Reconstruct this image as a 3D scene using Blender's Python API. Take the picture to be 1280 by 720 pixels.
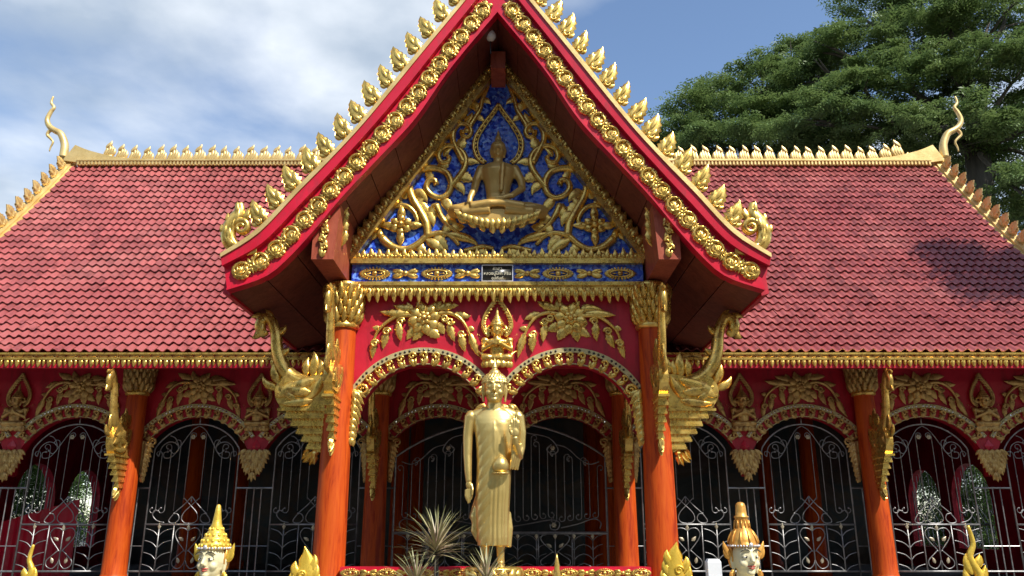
import bpy, bmesh, math, random
import numpy as np
from math import sin, cos, pi, sqrt, atan2, radians
from mathutils import Vector, Matrix

random.seed(7)
rng = np.random.default_rng(7)
for o in list(bpy.data.objects):
    bpy.data.objects.remove(o)
scene = bpy.context.scene
COL = scene.collection

# ------------------------------------------------------------------ camera
FPX, TILT, CAMX = 1000.0, radians(16.6), 0.19     # focal length in photo pixels, upward pitch, sideways offset
cam = bpy.data.cameras.new('camera')
cam.sensor_width = 36.0
cam.lens = FPX / 1280 * 36.0
cam.clip_start, cam.clip_end = 0.05, 2000
camo = bpy.data.objects.new('camera', cam)
COL.objects.link(camo)
camo.location = (CAMX, 0, 0)
camo.rotation_euler = (pi / 2 + TILT, 0, 0)
scene.camera = camo

# ------------------------------------------------------------------ sky and sun
SUN_EL, SUN_AZ = radians(50), radians(43)          # high, in front of the facade and to its right
SDIR = Vector((sin(SUN_AZ) * cos(SUN_EL), -cos(SUN_AZ) * cos(SUN_EL), sin(SUN_EL)))
world = bpy.data.worlds.new('World')
scene.world = world
world.use_nodes = True
wn, wl = world.node_tree.nodes, world.node_tree.links
wn.clear()
w_out = wn.new('ShaderNodeOutputWorld')
w_bg = wn.new('ShaderNodeBackground')
w_bg.inputs['Strength'].default_value = 0.135
w_sky = wn.new('ShaderNodeTexSky')
w_sky.sky_type = 'NISHITA'
w_sky.sun_disc = False
w_sky.sun_elevation = SUN_EL
w_sky.sun_rotation = atan2(SDIR.x, SDIR.y)
w_sky.air_density = 1.0
w_sky.dust_density = 0.4
w_sky.ozone_density = 2.0
w_tc = wn.new('ShaderNodeTexCoord')
# clouds lie on a flat layer: direction divided by its height gives the place on that layer
w_sep = wn.new('ShaderNodeSeparateXYZ')
wl.new(w_tc.outputs['Generated'], w_sep.inputs[0])
w_max = wn.new('ShaderNodeMath'); w_max.operation = 'MAXIMUM'; w_max.inputs[1].default_value = 0.04
wl.new(w_sep.outputs['Z'], w_max.inputs[0])
w_add = wn.new('ShaderNodeMath'); w_add.operation = 'ADD'; w_add.inputs[1].default_value = 0.12
wl.new(w_max.outputs[0], w_add.inputs[0])
w_dx = wn.new('ShaderNodeMath'); w_dx.operation = 'DIVIDE'
w_dy = wn.new('ShaderNodeMath'); w_dy.operation = 'DIVIDE'
wl.new(w_sep.outputs['X'], w_dx.inputs[0]); wl.new(w_add.outputs[0], w_dx.inputs[1])
wl.new(w_sep.outputs['Y'], w_dy.inputs[0]); wl.new(w_add.outputs[0], w_dy.inputs[1])
w_cmb = wn.new('ShaderNodeCombineXYZ')
wl.new(w_dx.outputs[0], w_cmb.inputs[0]); wl.new(w_dy.outputs[0], w_cmb.inputs[1])
w_map = wn.new('ShaderNodeMapping')
CLOUD_SHIFT = (2.6, 0.62, 0.0)
w_map.inputs['Location'].default_value = CLOUD_SHIFT
wl.new(w_cmb.outputs[0], w_map.inputs[0])
w_n1 = wn.new('ShaderNodeTexNoise'); w_n1.inputs['Scale'].default_value = 0.95
w_n1.inputs['Detail'].default_value = 9; w_n1.inputs['Roughness'].default_value = 0.50; w_n1.inputs['Distortion'].default_value = 0.25
wl.new(w_map.outputs[0], w_n1.inputs['Vector'])
w_r1 = wn.new('ShaderNodeValToRGB')
w_r1.color_ramp.elements[0].position = 0.45; w_r1.color_ramp.elements[0].color = (0, 0, 0, 1)
w_r1.color_ramp.elements[1].position = 0.60; w_r1.color_ramp.elements[1].color = (1, 1, 1, 1)
wl.new(w_n1.outputs['Fac'], w_r1.inputs[0])
w_n2 = wn.new('ShaderNodeTexNoise'); w_n2.inputs['Scale'].default_value = 2.6
w_n2.inputs['Detail'].default_value = 6; w_n2.inputs['Roughness'].default_value = 0.5
wl.new(w_map.outputs[0], w_n2.inputs['Vector'])
w_cc = wn.new('ShaderNodeMixRGB')
w_cc.inputs[1].default_value = (2.7, 3.2, 3.8, 1); w_cc.inputs[2].default_value = (5.4, 5.7, 6.0, 1)
w_r2 = wn.new('ShaderNodeValToRGB')
w_r2.color_ramp.elements[0].position = 0.40; w_r2.color_ramp.elements[1].position = 0.66
wl.new(w_n2.outputs['Fac'], w_r2.inputs[0]); wl.new(w_r2.outputs[0], w_cc.inputs[0])
w_mx = wn.new('ShaderNodeMixRGB')
w_k = wn.new('ShaderNodeMath'); w_k.operation = 'MULTIPLY'; w_k.inputs[1].default_value = 0.85
w_h = wn.new('ShaderNodeMapRange'); w_h.inputs['From Min'].default_value = 0.0; w_h.inputs['From Max'].default_value = 0.12; w_h.inputs['To Max'].default_value = 0.85
wl.new(w_sep.outputs['Z'], w_h.inputs['Value']); wl.new(w_h.outputs[0], w_k.inputs[1])
wl.new(w_r1.outputs[0], w_k.inputs[0]); wl.new(w_k.outputs[0], w_mx.inputs[0])
wl.new(w_sky.outputs[0], w_mx.inputs[1]); wl.new(w_cc.outputs[0], w_mx.inputs[2])
wl.new(w_mx.outputs[0], w_bg.inputs['Color'])
wl.new(w_bg.outputs[0], w_out.inputs['Surface'])

sun = bpy.data.lights.new('sun', 'SUN')
sun.energy = 4.4
sun.angle = radians(0.55)
sun.color = (1.0, 0.955, 0.88)
suno = bpy.data.objects.new('sun', sun)
COL.objects.link(suno)
suno.location = SDIR * 60
suno.rotation_euler = SDIR.to_track_quat('Z', 'Y').to_euler()
scene.view_settings.view_transform = 'Standard'
scene.view_settings.look = 'None'
scene.view_settings.gamma = 1.0
scene.view_settings.use_curve_mapping = False
scene.view_settings.exposure = 0.58

# ------------------------------------------------------------------ helpers
_ct, _st = cos(TILT), sin(TILT)
def P(u, v, Y):
    """place in the building's plane at depth Y (x, z) measured off the survey photo"""
    a, b = (u - 640) / FPX, (360 - v) / FPX
    d = _ct - b * _st
    return (CAMX + Y * a / d, Y * (_st + b * _ct) / d)
def Z(v, Y): return P(640, v, Y)[1]

WM = {}
def link(name, data, parent=None, M=None, kind=None):
    o = bpy.data.objects.new(name, data)
    COL.objects.link(o)
    M = M.copy() if M else Matrix()
    if parent is not None:
        o.parent = parent
        o.matrix_parent_inverse = WM[parent.name].inverted()
    o.matrix_basis = M
    WM[o.name] = M
    if kind: o['kind'] = kind
    return o
def tag(o, label, cat, group=None):
    o['label'] = label; o['category'] = cat
    if group: o['group'] = group
    return o
def thing(name, loc, label, cat, group=None):
    return tag(link(name, None, M=Matrix.Translation(loc)), label, cat, group)
def RP(x, z, Y, phi=0.0, s=1.0, sx=1.0, sy=1.0):
    """relief placed on a facade plane: turned by phi (counter-clockwise seen from the front)"""
    return Matrix.Translation((x, Y, z)) @ Matrix.Rotation(-phi, 4, 'Y') @ Matrix.Diagonal((s * sx, s * sy, s, 1))

class MB:
    def __init__(s): s.v = []; s.f = []; s.m = []
    def add(s, v, f, mi=0):
        n = len(s.v)
        s.v.extend(tuple(p) for p in v)
        s.f.extend(tuple(i + n for i in q) for q in f)
        s.m.extend([mi] * len(f))
    def box(s, x0, x1, y0, y1, z0, z1, mi=0):
        s.add([(x0,y0,z0),(x1,y0,z0),(x1,y1,z0),(x0,y1,z0),(x0,y0,z1),(x1,y0,z1),(x1,y1,z1),(x0,y1,z1)],
              [(0,1,5,4),(1,2,6,5),(2,3,7,6),(3,0,4,7),(4,5,6,7),(3,2,1,0)], mi)
    def tube(s, pts, r, n=6, mi=0):
        pts = [Vector(p) for p in pts]; k = len(pts)
        if not hasattr(r, '__len__'): r = [r] * k
        T = []
        for i in range(k):
            t = pts[min(i+1, k-1)] - pts[max(i-1, 0)]
            T.append(t.normalized() if t.length > 1e-9 else Vector((0,0,1)))
        up = Vector((0,1,0)) if abs(T[0].y) < .9 else Vector((1,0,0))
        N = (up - T[0] * up.dot(T[0])).normalized()
        V = []
        for i in range(k):
            N = N - T[i] * N.dot(T[i]); N.normalize()
            B = T[i].cross(N)
            for j in range(n):
                a = 2 * pi * j / n
                V.append(pts[i] + (N * cos(a) + B * sin(a)) * r[i])
        F = [(i*n+j, i*n+(j+1)%n, (i+1)*n+(j+1)%n, (i+1)*n+j) for i in range(k-1) for j in range(n)]
        F.append(tuple(range(n-1, -1, -1))); F.append(tuple((k-1)*n + j for j in range(n)))
        s.add(V, F, mi)
    def lathe(s, prof, c=(0,0,0), n=16, mi=0, sy=1.0):
        V = []
        for r, z in prof:
            for j in range(n):
                a = 2 * pi * j / n
                V.append((c[0] + r * cos(a), c[1] + r * sin(a) * sy, c[2] + z))
        k = len(prof)
        F = [(i*n+j, i*n+(j+1)%n, (i+1)*n+(j+1)%n, (i+1)*n+j) for i in range(k-1) for j in range(n)]
        F.append(tuple(range(n-1, -1, -1))); F.append(tuple((k-1)*n + j for j in range(n)))
        s.add(V, F, mi)
    def prism(s, poly, y0, y1, mi=0):
        """poly in (x, z), front face at y0"""
        k = len(poly)
        V = [(x, y0, z) for x, z in poly] + [(x, y1, z) for x, z in poly]
        F = [tuple(range(k)), tuple(range(2*k-1, k-1, -1))]
        F += [((i+1) % k, i, i + k, (i+1) % k + k) for i in range(k)]
        s.add(V, F, mi)
    def band(s, A, B, y0, y1, mi=0, caps=True):
        """solid between two polylines A, B (x, z), from y0 (front) to y1"""
        k = len(A); V = []
        for (a, b) in zip(A, B):
            V += [(a[0], y0, a[1]), (b[0], y0, b[1]), (b[0], y1, b[1]), (a[0], y1, a[1])]
        F = []
        for i in range(k-1):
            for j in range(4):
                F.append((i*4+j, i*4+(j+1)%4, (i+1)*4+(j+1)%4, (i+1)*4+j))
        F += [(3,2,1,0), tuple((k-1)*4 + j for j in range(4))]
        s.add(V, F, mi)
    def ball(s, c, r, nu=10, nv=7, mi=0, rot=None):
        if not hasattr(r, '__len__'): r = (r, r, r)
        V = []
        for i in range(nv + 1):
            t = pi * i / nv
            for j in range(nu):
                a = 2 * pi * j / nu
                p = Vector((r[0]*sin(t)*cos(a), r[1]*sin(t)*sin(a), r[2]*cos(t)))
                if rot: p = rot @ p
                V.append((c[0]+p.x, c[1]+p.y, c[2]+p.z))
        F = [(i*nu+j, (i+1)*nu+j, (i+1)*nu+(j+1)%nu, i*nu+(j+1)%nu) for i in range(nv) for j in range(nu)]
        s.add(V, F, mi)
    def leaf(s, base=(0,0), ang=pi/2, L=1.0, W=.3, curl=0.0, h=.08, n=7, y=0.0, fat=.75, ser=0.0, mi=0):
        """domed carved leaf in the (x, z) plane, relief toward -y, with a grooved midrib"""
        x, z = base; V = []
        for i in range(n + 1):
            t = i / n
            a = ang + curl * t * t
            w = W * .5 * max(0.0, sin(pi * min(1, t ** fat * .96 + .04))) ** .85
            if ser and 0 < i < n: w *= 1 + ser * (1 if i % 2 else -1)
            if i == n: w = 0.0
            nx, nz = -sin(a), cos(a)
            hh = h * (.35 + .65 * sin(pi * min(1, t * .9 + .1)))
            for o_, k_ in ((-1, -.25), (-.55, 1), (0, .6), (.55, 1), (1, -.25)):
                V.append((x + nx * w * o_, y - hh * k_, z + nz * w * o_))
            x += cos(a) * L / n; z += sin(a) * L / n
        F = [(i*5+j, i*5+j+1, (i+1)*5+j+1, (i+1)*5+j) for i in range(n) for j in range(4)]
        F = [q[::-1] for q in F]
        s.add(V, F, mi)
        return (x, z)
    def stem(s, pts, r0, r1, y=0.0, n=6, sub=4, squash=1.0, mi=0):
        """smooth relief stem through (x, z) points with tapering radius"""
        q = smooth(pts, sub); k = len(q)
        s.tube([(p[0], y, p[1]) for p in q], [r0 + (r1 - r0) * i / (k - 1) for i in range(k)], n, mi)
    def mesh(s, name, mats, smooth_=True):
        me = bpy.data.meshes.new(name)
        me.from_pydata(s.v, [], s.f)
        for m in (mats if isinstance(mats, (list, tuple)) else [mats]): me.materials.append(m)
        if len(set(s.m)) > 1: me.polygons.foreach_set('material_index', s.m)
        if smooth_: me.polygons.foreach_set('use_smooth', [True] * len(me.polygons))
        me.update()
        return me
    def build(s, name, mat, parent=None, M=None, smooth_=False, kind=None):
        return link(name, s.mesh(name, mat, smooth_), parent, M, kind)

def smooth(pts, sub=4):
    """Catmull-Rom through 2-D or 3-D points"""
    p = [Vector(q) for q in pts]; out = []
    if len(p) < 3: return [tuple(q) for q in p]
    for i in range(len(p) - 1):
        a, b, c, d = p[max(i-1,0)], p[i], p[i+1], p[min(i+2, len(p)-1)]
        for j in range(sub):
            t = j / sub
            out.append(tuple(.5 * ((2*b) + (c-a)*t + (2*a-5*b+4*c-d)*t*t + (3*b-a-3*c+d)*t**3)))
    out.append(tuple(p[-1]))
    return out
def spiral(cx, cz, r0, r1, a0, turns, n=18):
    return [(cx + (r0 + (r1-r0)*i/n) * cos(a0 + 2*pi*turns*i/n), cz + (r0 + (r1-r0)*i/n) * sin(a0 + 2*pi*turns*i/n)) for i in range(n+1)]

# ------------------------------------------------------------------ materials
def new_mat(name):
    m = bpy.data.materials.new(name); m.use_nodes = True
    nt = m.node_tree
    return m, nt, nt.nodes['Principled BSDF']
def ramp(nt, fac, stops):
    r = nt.nodes.new('ShaderNodeValToRGB'); cr = r.color_ramp
    while len(cr.elements) < len(stops): cr.elements.new(.5)
    for e, (p, c) in zip(cr.elements, stops): e.position = p; e.color = (*c, 1)
    nt.links.new(fac, r.inputs[0]); return r.outputs[0]
def noise(nt, scale, detail=4, rough=.55, vec=None, dist=0.0):
    n = nt.nodes.new('ShaderNodeTexNoise')
    n.inputs['Scale'].default_value = scale; n.inputs['Detail'].default_value = detail
    n.inputs['Roughness'].default_value = rough; n.inputs['Distortion'].default_value = dist
    if vec: nt.links.new(vec, n.inputs['Vector'])
    return n.outputs['Fac']
def coords(nt, scale=(1,1,1), kind='Object'):
    t = nt.nodes.new('ShaderNodeTexCoord'); mp = nt.nodes.new('ShaderNodeMapping')
    mp.inputs['Scale'].default_value = scale
    nt.links.new(t.outputs[kind], mp.inputs[0]); return mp.outputs[0]
def wcoords(nt, scale=(1,1,1)):
    g = nt.nodes.new('ShaderNodeNewGeometry'); mp = nt.nodes.new('ShaderNodeMapping')
    mp.inputs['Scale'].default_value = scale
    nt.links.new(g.outputs['Position'], mp.inputs[0]); return mp.outputs[0]
def bump(nt, b, fac, strength, dist=.01):
    n = nt.nodes.new('ShaderNodeBump'); n.inputs['Strength'].default_value = strength; n.inputs['Distance'].default_value = dist
    nt.links.new(fac, n.inputs['Height']); nt.links.new(n.outputs[0], b.inputs['Normal'])
def simple(name, c0, c1, rough=.5, metal=0.0, nscale=6.0, bmp=.15, bscale=40.0, spec=.5, rvar=.12, stretch=(1,1,1), grime=None, gscale=3.0, gstretch=(1,1,1)):
    m, nt, b = new_mat(name)
    v = wcoords(nt, stretch)
    f = noise(nt, nscale, 6, .6, v)
    colr = ramp(nt, f, [(.3, c0), (.7, c1)])
    if grime:
        gm = ramp(nt, noise(nt, gscale, 7, .68, wcoords(nt, gstretch)), [(.34, (1,1,1)), (.50, (0,0,0))])
        mg = nt.nodes.new('ShaderNodeMixRGB'); mg.inputs[2].default_value = (*grime, 1)
        nt.links.new(gm, mg.inputs[0]); nt.links.new(colr, mg.inputs[1]); colr = mg.outputs[0]
    nt.links.new(colr, b.inputs['Base Color'])
    mr = nt.nodes.new('ShaderNodeMapRange'); mr.inputs['To Min'].default_value = max(.03, rough - rvar); mr.inputs['To Max'].default_value = min(1, rough + rvar)
    nt.links.new(f, mr.inputs['Value']); nt.links.new(mr.outputs[0], b.inputs['Roughness'])
    b.inputs['Metallic'].default_value = metal
    b.inputs['Specular IOR Level'].default_value = spec
    if bmp: bump(nt, b, noise(nt, bscale, 4, .6, v), bmp)
    return m

M_gold = simple('gold_paint', (.72,.44,.08), (.96,.67,.19), .28, .78, 9, .15, 55, grime=(.42,.23,.06), gscale=11)
M_goldroof = simple('pale_gold_paint', (.62,.42,.14), (.80,.60,.26), .42, .45, 3, .2, 30)
M_olive = simple('shade_toned_gold', (.50,.30,.10), (.74,.49,.17), .36, .6, 7, .15, 45, grime=(.28,.14,.05), gscale=9)  # darker copy of the gold, with the shade under the eaves put into its colour
M_statue = simple('statue_gold', (.70,.50,.16), (.80,.60,.22), .36, .80, 2.5, .06, 30, rvar=.06)
M_bronze = simple('seated_statue_gold', (.56,.35,.09), (.70,.47,.15), .34, .35, 5, .08, 40)
M_red = simple('crimson_paint', (.40,.005,.020), (.56,.009,.034), .45, 0, 2.2, .12, 22, grime=(.30,.006,.016), gscale=2.5, gstretch=(3,3,.5))
M_redboard = simple('bargeboard_red_enamel', (.50,.006,.026), (.64,.010,.040), .34, 0, 1.6, .08, 14, grime=(.42,.02,.035), gscale=4, gstretch=(2,2,.7))
M_cream = simple('cream_mosaic_band', (.44,.36,.17), (.60,.50,.25), .45, .3, 20, .2, 60)
M_mirror = simple('mirror_glass_stud', (.75,.78,.8), (.85,.87,.9), .06, 1.0, 5, 0, 10, rvar=.03)
M_iron = simple('silver_painted_iron', (.20,.20,.205), (.40,.39,.38), .42, .7, 12, .15, 60)
M_ironleaf = simple('gilded_iron_leaf', (.45,.38,.26), (.62,.54,.38), .42, .6, 12, .15, 60)
M_dark = simple('dark_red_board', (.10,.008,.012), (.16,.012,.018), .5, 0, 4, .1, 30)
M_stone = simple('grey_paving', (.08,.078,.073), (.13,.127,.12), .8, 0, 3, .4, 25)
M_white = simple('white_painted_post', (.70,.71,.72), (.80,.81,.82), .4, 0, 3, .1, 25)
M_face = simple('pale_face_paint', (.70,.62,.36), (.77,.69,.44), .5, 0, 5, .06, 40)
M_black = simple('black_paint', (.012,.012,.012), (.03,.03,.03), .35, 0, 6, 0)
M_lip = simple('lip_paint', (.42,.06,.04), (.52,.09,.06), .4, 0, 6, 0)
M_orange = simple('orange_gold_paint', (.60,.27,.05), (.78,.42,.09), .36, .45, 9, .2, 45)
M_crown = simple('yellow_gold_crown', (.74,.47,.05), (.88,.62,.10), .34, .5, 12, .3, 60)
M_pearl = simple('silver_beads', (.55,.55,.58), (.75,.75,.78), .3, .4, 20, .1, 60)
M_plaque = simple('black_plaque', (.012,.013,.012), (.022,.024,.022), .35, 0, 8, .05, 40)
M_letter = simple('cream_lettering', (.62,.58,.42), (.72,.68,.52), .5, 0, 8, 0)
M_bulb = simple('frosted_bulb_glass', (.70,.68,.62), (.80,.78,.72), .25, 0, 8, 0)
M_bark = simple('tree_bark', (.045,.038,.030), (.11,.095,.075), .9, 0, 2.5, .8, 14, stretch=(3,3,.6))
M_pot = simple('clay_pot', (.28,.12,.07), (.36,.17,.10), .8, 0, 5, .3, 30)

def wood_mat(name, c0, c1, c2, rough, zs=.35):
    m, nt, b = new_mat(name)
    v = wcoords(nt, (6, 6, zs*1.5))
    f = noise(nt, 1.6, 5, .62, v, 1.2)
    g = noise(nt, 9, 3, .5, v, .6)
    mx = nt.nodes.new('ShaderNodeMath'); mx.operation = 'MULTIPLY_ADD'; mx.inputs[1].default_value = .35
    nt.links.new(g, mx.inputs[0]); nt.links.new(f, mx.inputs[2])
    nt.links.new(ramp(nt, mx.outputs[0], [(.50, c0), (.66, c1), (.88, c2)]), b.inputs['Base Color'])
    b.inputs['Roughness'].default_value = rough
    b.inputs['Specular IOR Level'].default_value = .25
    bump(nt, b, mx.outputs[0], .25, .008)
    return m
M_column = wood_mat('orange_wood_column', (.30,.026,.004), (.50,.066,.006), (.58,.098,.009), .5)
M_beam = wood_mat('red_brown_beam', (.26,.050,.026), (.34,.075,.040), (.40,.10,.055), .5, 1.2)
M_soffit = wood_mat('brown_soffit_board', (.11,.026,.017), (.16,.040,.025), (.20,.055,.034), .55, 1.0)

def tile_mat():
    m, nt, b = new_mat('glazed_red_roof_tile')
    v = wcoords(nt)
    big = noise(nt, .7, 5, .6, v)
    col = ramp(nt, big, [(.3, (.29,.062,.060)), (.55, (.35,.090,.082)), (.75, (.39,.125,.11))])
    oi = nt.nodes.new('ShaderNodeNewGeometry')
    hs = nt.nodes.new('ShaderNodeHueSaturation')
    mr = nt.nodes.new('ShaderNodeMapRange'); mr.inputs['To Min'].default_value = .76; mr.inputs['To Max'].default_value = 1.16
    nt.links.new(oi.outputs['Random Per Island'], mr.inputs['Value']); nt.links.new(mr.outputs[0], hs.inputs['Value'])
    nt.links.new(col, hs.inputs['Color'])
    st = ramp(nt, noise(nt, 5, 6, .7, wcoords(nt, (1.4, .5, .5))), [(.34, (.42,.38,.37)), (.50, (1,1,1))])
    mu = nt.nodes.new('ShaderNodeMixRGB'); mu.blend_type = 'MULTIPLY'; mu.inputs[0].default_value = .7
    nt.links.new(hs.outputs[0], mu.inputs[1]); nt.links.new(st, mu.inputs[2])
    nt.links.new(mu.outputs[0], b.inputs['Base Color'])
    b.inputs['Roughness'].default_value = .36
    bump(nt, b, noise(nt, 30, 3, .5, v), .08)
    return m
M_tile = tile_mat()
def blue_mat():
    m, nt, b = new_mat('blue_glass_mosaic')
    v = wcoords(nt)
    vo = nt.nodes.new('ShaderNodeTexVoronoi'); vo.inputs['Scale'].default_value = 26; nt.links.new(v, vo.inputs['Vector'])
    sp = nt.nodes.new('ShaderNodeSeparateColor'); nt.links.new(vo.outputs['Color'], sp.inputs[0])
    nt.links.new(ramp(nt, sp.outputs[0], [(0, (.010,.022,.30)), (.45, (.022,.075,.58)), (.8, (.06,.18,.76)), (1, (.24,.42,.85))]), b.inputs['Base Color'])
    b.inputs['Roughness'].default_value = .16
    b.inputs['Metallic'].default_value = .0
    v2 = nt.nodes.new('ShaderNodeVectorMath'); v2.operation = 'MULTIPLY_ADD'
    v2.inputs[1].default_value = (.34, .34, .34); v2.inputs[2].default_value = (-.17, -.17, -.17)
    nt.links.new(vo.outputs['Color'], v2.inputs[0])
    g = nt.nodes.new('ShaderNodeNewGeometry'); ad = nt.nodes.new('ShaderNodeVectorMath'); ad.operation = 'ADD'
    nt.links.new(g.outputs['Normal'], ad.inputs[0]); nt.links.new(v2.outputs[0], ad.inputs[1])
    no = nt.nodes.new('ShaderNodeVectorMath'); no.operation = 'NORMALIZE'
    nt.links.new(ad.outputs[0], no.inputs[0]); nt.links.new(no.outputs[0], b.inputs['Normal'])
    return m
M_blue = blue_mat()
def mural_mat():
    m, nt, b = new_mat('dark_wall_painting')
    v = wcoords(nt, (1, 1, 1))
    f = noise(nt, .9, 6, .6, v, .8)
    nt.links.new(ramp(nt, f, [(.30, (.02,.03,.035)), (.45, (.05,.075,.08)), (.55, (.10,.085,.06)), (.70, (.16,.13,.12))]), b.inputs['Base Color'])
    b.inputs['Roughness'].default_value = .35
    return m
M_mural = mural_mat()
def leaf_mat(name, cs, trans=.35):
    m, nt, b = new_mat(name)
    g = nt.nodes.new('ShaderNodeNewGeometry')
    big = noise(nt, .9, 3, .5, wcoords(nt))
    ad = nt.nodes.new('ShaderNodeMath'); ad.operation = 'MULTIPLY_ADD'; ad.inputs[1].default_value = .30
    nt.links.new(g.outputs['Random Per Island'], ad.inputs[0])
    h2 = nt.nodes.new('ShaderNodeMath'); h2.operation = 'MULTIPLY'; h2.inputs[1].default_value = .85
    nt.links.new(big, h2.inputs[0]); nt.links.new(h2.outputs[0], ad.inputs[2])
    c = ramp(nt, ad.outputs[0], [(.15, cs[0]), (.5, cs[1]), (.85, cs[2])])
    nt.links.new(c, b.inputs['Base Color']); b.inputs['Roughness'].default_value = .5
    b.inputs['Specular IOR Level'].default_value = .3
    tr = nt.nodes.new('ShaderNodeBsdfTranslucent'); nt.links.new(c, tr.inputs['Color'])
    mx = nt.nodes.new('ShaderNodeMixShader'); mx.inputs[0].default_value = trans
    nt.links.new(b.outputs[0], mx.inputs[1]); nt.links.new(tr.outputs[0], mx.inputs[2])
    nt.links.new(mx.outputs[0], nt.nodes['Material Output'].inputs['Surface'])
    return m
M_foliage = leaf_mat('rain_tree_foliage', [(.075,.125,.045), (.13,.20,.062), (.20,.27,.085)])
M_shrub = leaf_mat('shrub_foliage', [(.04,.08,.02), (.07,.14,.03), (.12,.20,.045)])
def blade_mat():
    m, nt, b = new_mat('variegated_blade_leaf')
    t = nt.nodes.new('ShaderNodeTexCoord'); s = nt.nodes.new('ShaderNodeSeparateXYZ')
    nt.links.new(t.outputs['Object'], s.inputs[0])
    ab = nt.nodes.new('ShaderNodeMath'); ab.operation = 'ABSOLUTE'; nt.links.new(s.outputs['X'], ab.inputs[0])
    c = ramp(nt, ab.outputs[0], [(.0035, (.24,.25,.10)), (.0070, (.48,.38,.27)), (.0100, (.44,.20,.19))])
    nt.links.new(c, b.inputs['Base Color']); b.inputs['Roughness'].default_value = .45
    return m
M_blade = blade_mat()
# ------------------------------------------------------------------ carved templates (x-z plane, relief toward -y)
def two(mb, *a, **k):
    mb.leaf(*a, **k); k['h'] = -k.get('h', .08); mb.leaf(*a, **k)
def t_leaf(L=1, W=.36, curl=0, h=.09, ser=0, mat=None, n=7, fat=.75):
    mb = MB(); mb.leaf((0,0), pi/2, L, W, curl, h, n=n, ser=ser, fat=fat); return mb.mesh('leaf', mat or M_gold)
T_leaf = t_leaf()
T_leafc = t_leaf(curl=1.1)
T_leafs = t_leaf(W=.42, ser=.13, curl=.35, n=9)
T_olive = t_leaf(mat=M_olive)
T_olivec = t_leaf(mat=M_olive, curl=1.0)
T_olives = t_leaf(W=.40, mat=M_olive, ser=.12, curl=.4, n=9)
T_drop = t_leaf(1, .62, 0, .16, fat=.6, n=5)

def flame_template(mat, n=6):
    mb = MB()
    two(mb, (.0, 0), radians(84), 1.05, .62, .42, h=.10, n=11, ser=.13, fat=.62)
    for y, q in ((-.07, 1), (.07, -1)):
        mb.leaf((-.06, .08), radians(100), .52, .20, -.5, h=.07*q, n=n, y=y)
        mb.leaf((.08, .06), radians(62), .40, .18, .9, h=.07*q, n=n, y=y)
        mb.leaf((.02, .36), radians(85), .50, .17, .5, h=.06*q, n=n, y=y)
        mb.leaf((-.10, .34), radians(112), .30, .13, -.7, h=.05*q, n=n, y=y)
        mb.stem(spiral(.14, .15, .13, .03, 2.6, 1.2, 12), .05, .03, y=y, n=5, sub=1)
    two(mb, (.20, .02), radians(35), .30, .17, 1.2, h=.07, n=n)
    mb.box(-.2, .2, -.06, .06, -.1, .03)
    return mb
T_flame = flame_template(M_gold).mesh('flame_leaf', M_gold)
T_flamepale = flame_template(M_goldroof, 4).mesh('flame_leaf', M_goldroof)

def roundel_template():
    """wreath of acanthus: thick leafy rim, leaves fanning across from one side"""
    mb = MB()
    for k in range(12):
        a = 2*pi*k/12 + .2
        mb.leaf((.66*cos(a), .66*sin(a)), a + 1.25, .58, .36, .9, h=.30, n=5)
    mb.stem(spiral(0, 0, .80, .60, .6, 1.0, 20), .15, .13, y=-.20, n=6, sub=1)
    for k, (a, L, cu) in enumerate(((.2, .95, .9), (.75, 1.05, .7), (1.35, 1.0, .35), (1.95, .85, -.2), (-.35, .75, 1.2))):
        mb.leaf((-.52, -.42), a - .1, L, .26, cu, h=.26, n=6, y=-.14)
    mb.stem(spiral(-.22, .16, .26, .06, -1.0, 1.3, 12), .09, .06, y=-.26, n=5, sub=1)
    mb.ball((0, .0, 0), (.74, .10, .74), 14, 6)
    return mb
T_roundel = roundel_template().mesh('roundel', M_gold)
def joint_template():
    mb = MB()
    for s in (1, -1):
        mb.leaf((0, .0), pi/2 + s*.55, .62, .26, -s*.8, h=.14, n=5)
        mb.leaf((0, .0), -pi/2 + s*.55, .62, .26, -s*.8, h=.14, n=5)
    mb.leaf((0, 0), pi/2, .72, .22, 0, h=.18, n=5); mb.leaf((0, 0), -pi/2, .6, .22, 0, h=.18, n=5)
    mb.ball((0, -.12, 0), (.12, .1, .12), 8, 5)
    return mb.mesh('joint_leaf', M_gold)
T_joint = joint_template()

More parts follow.
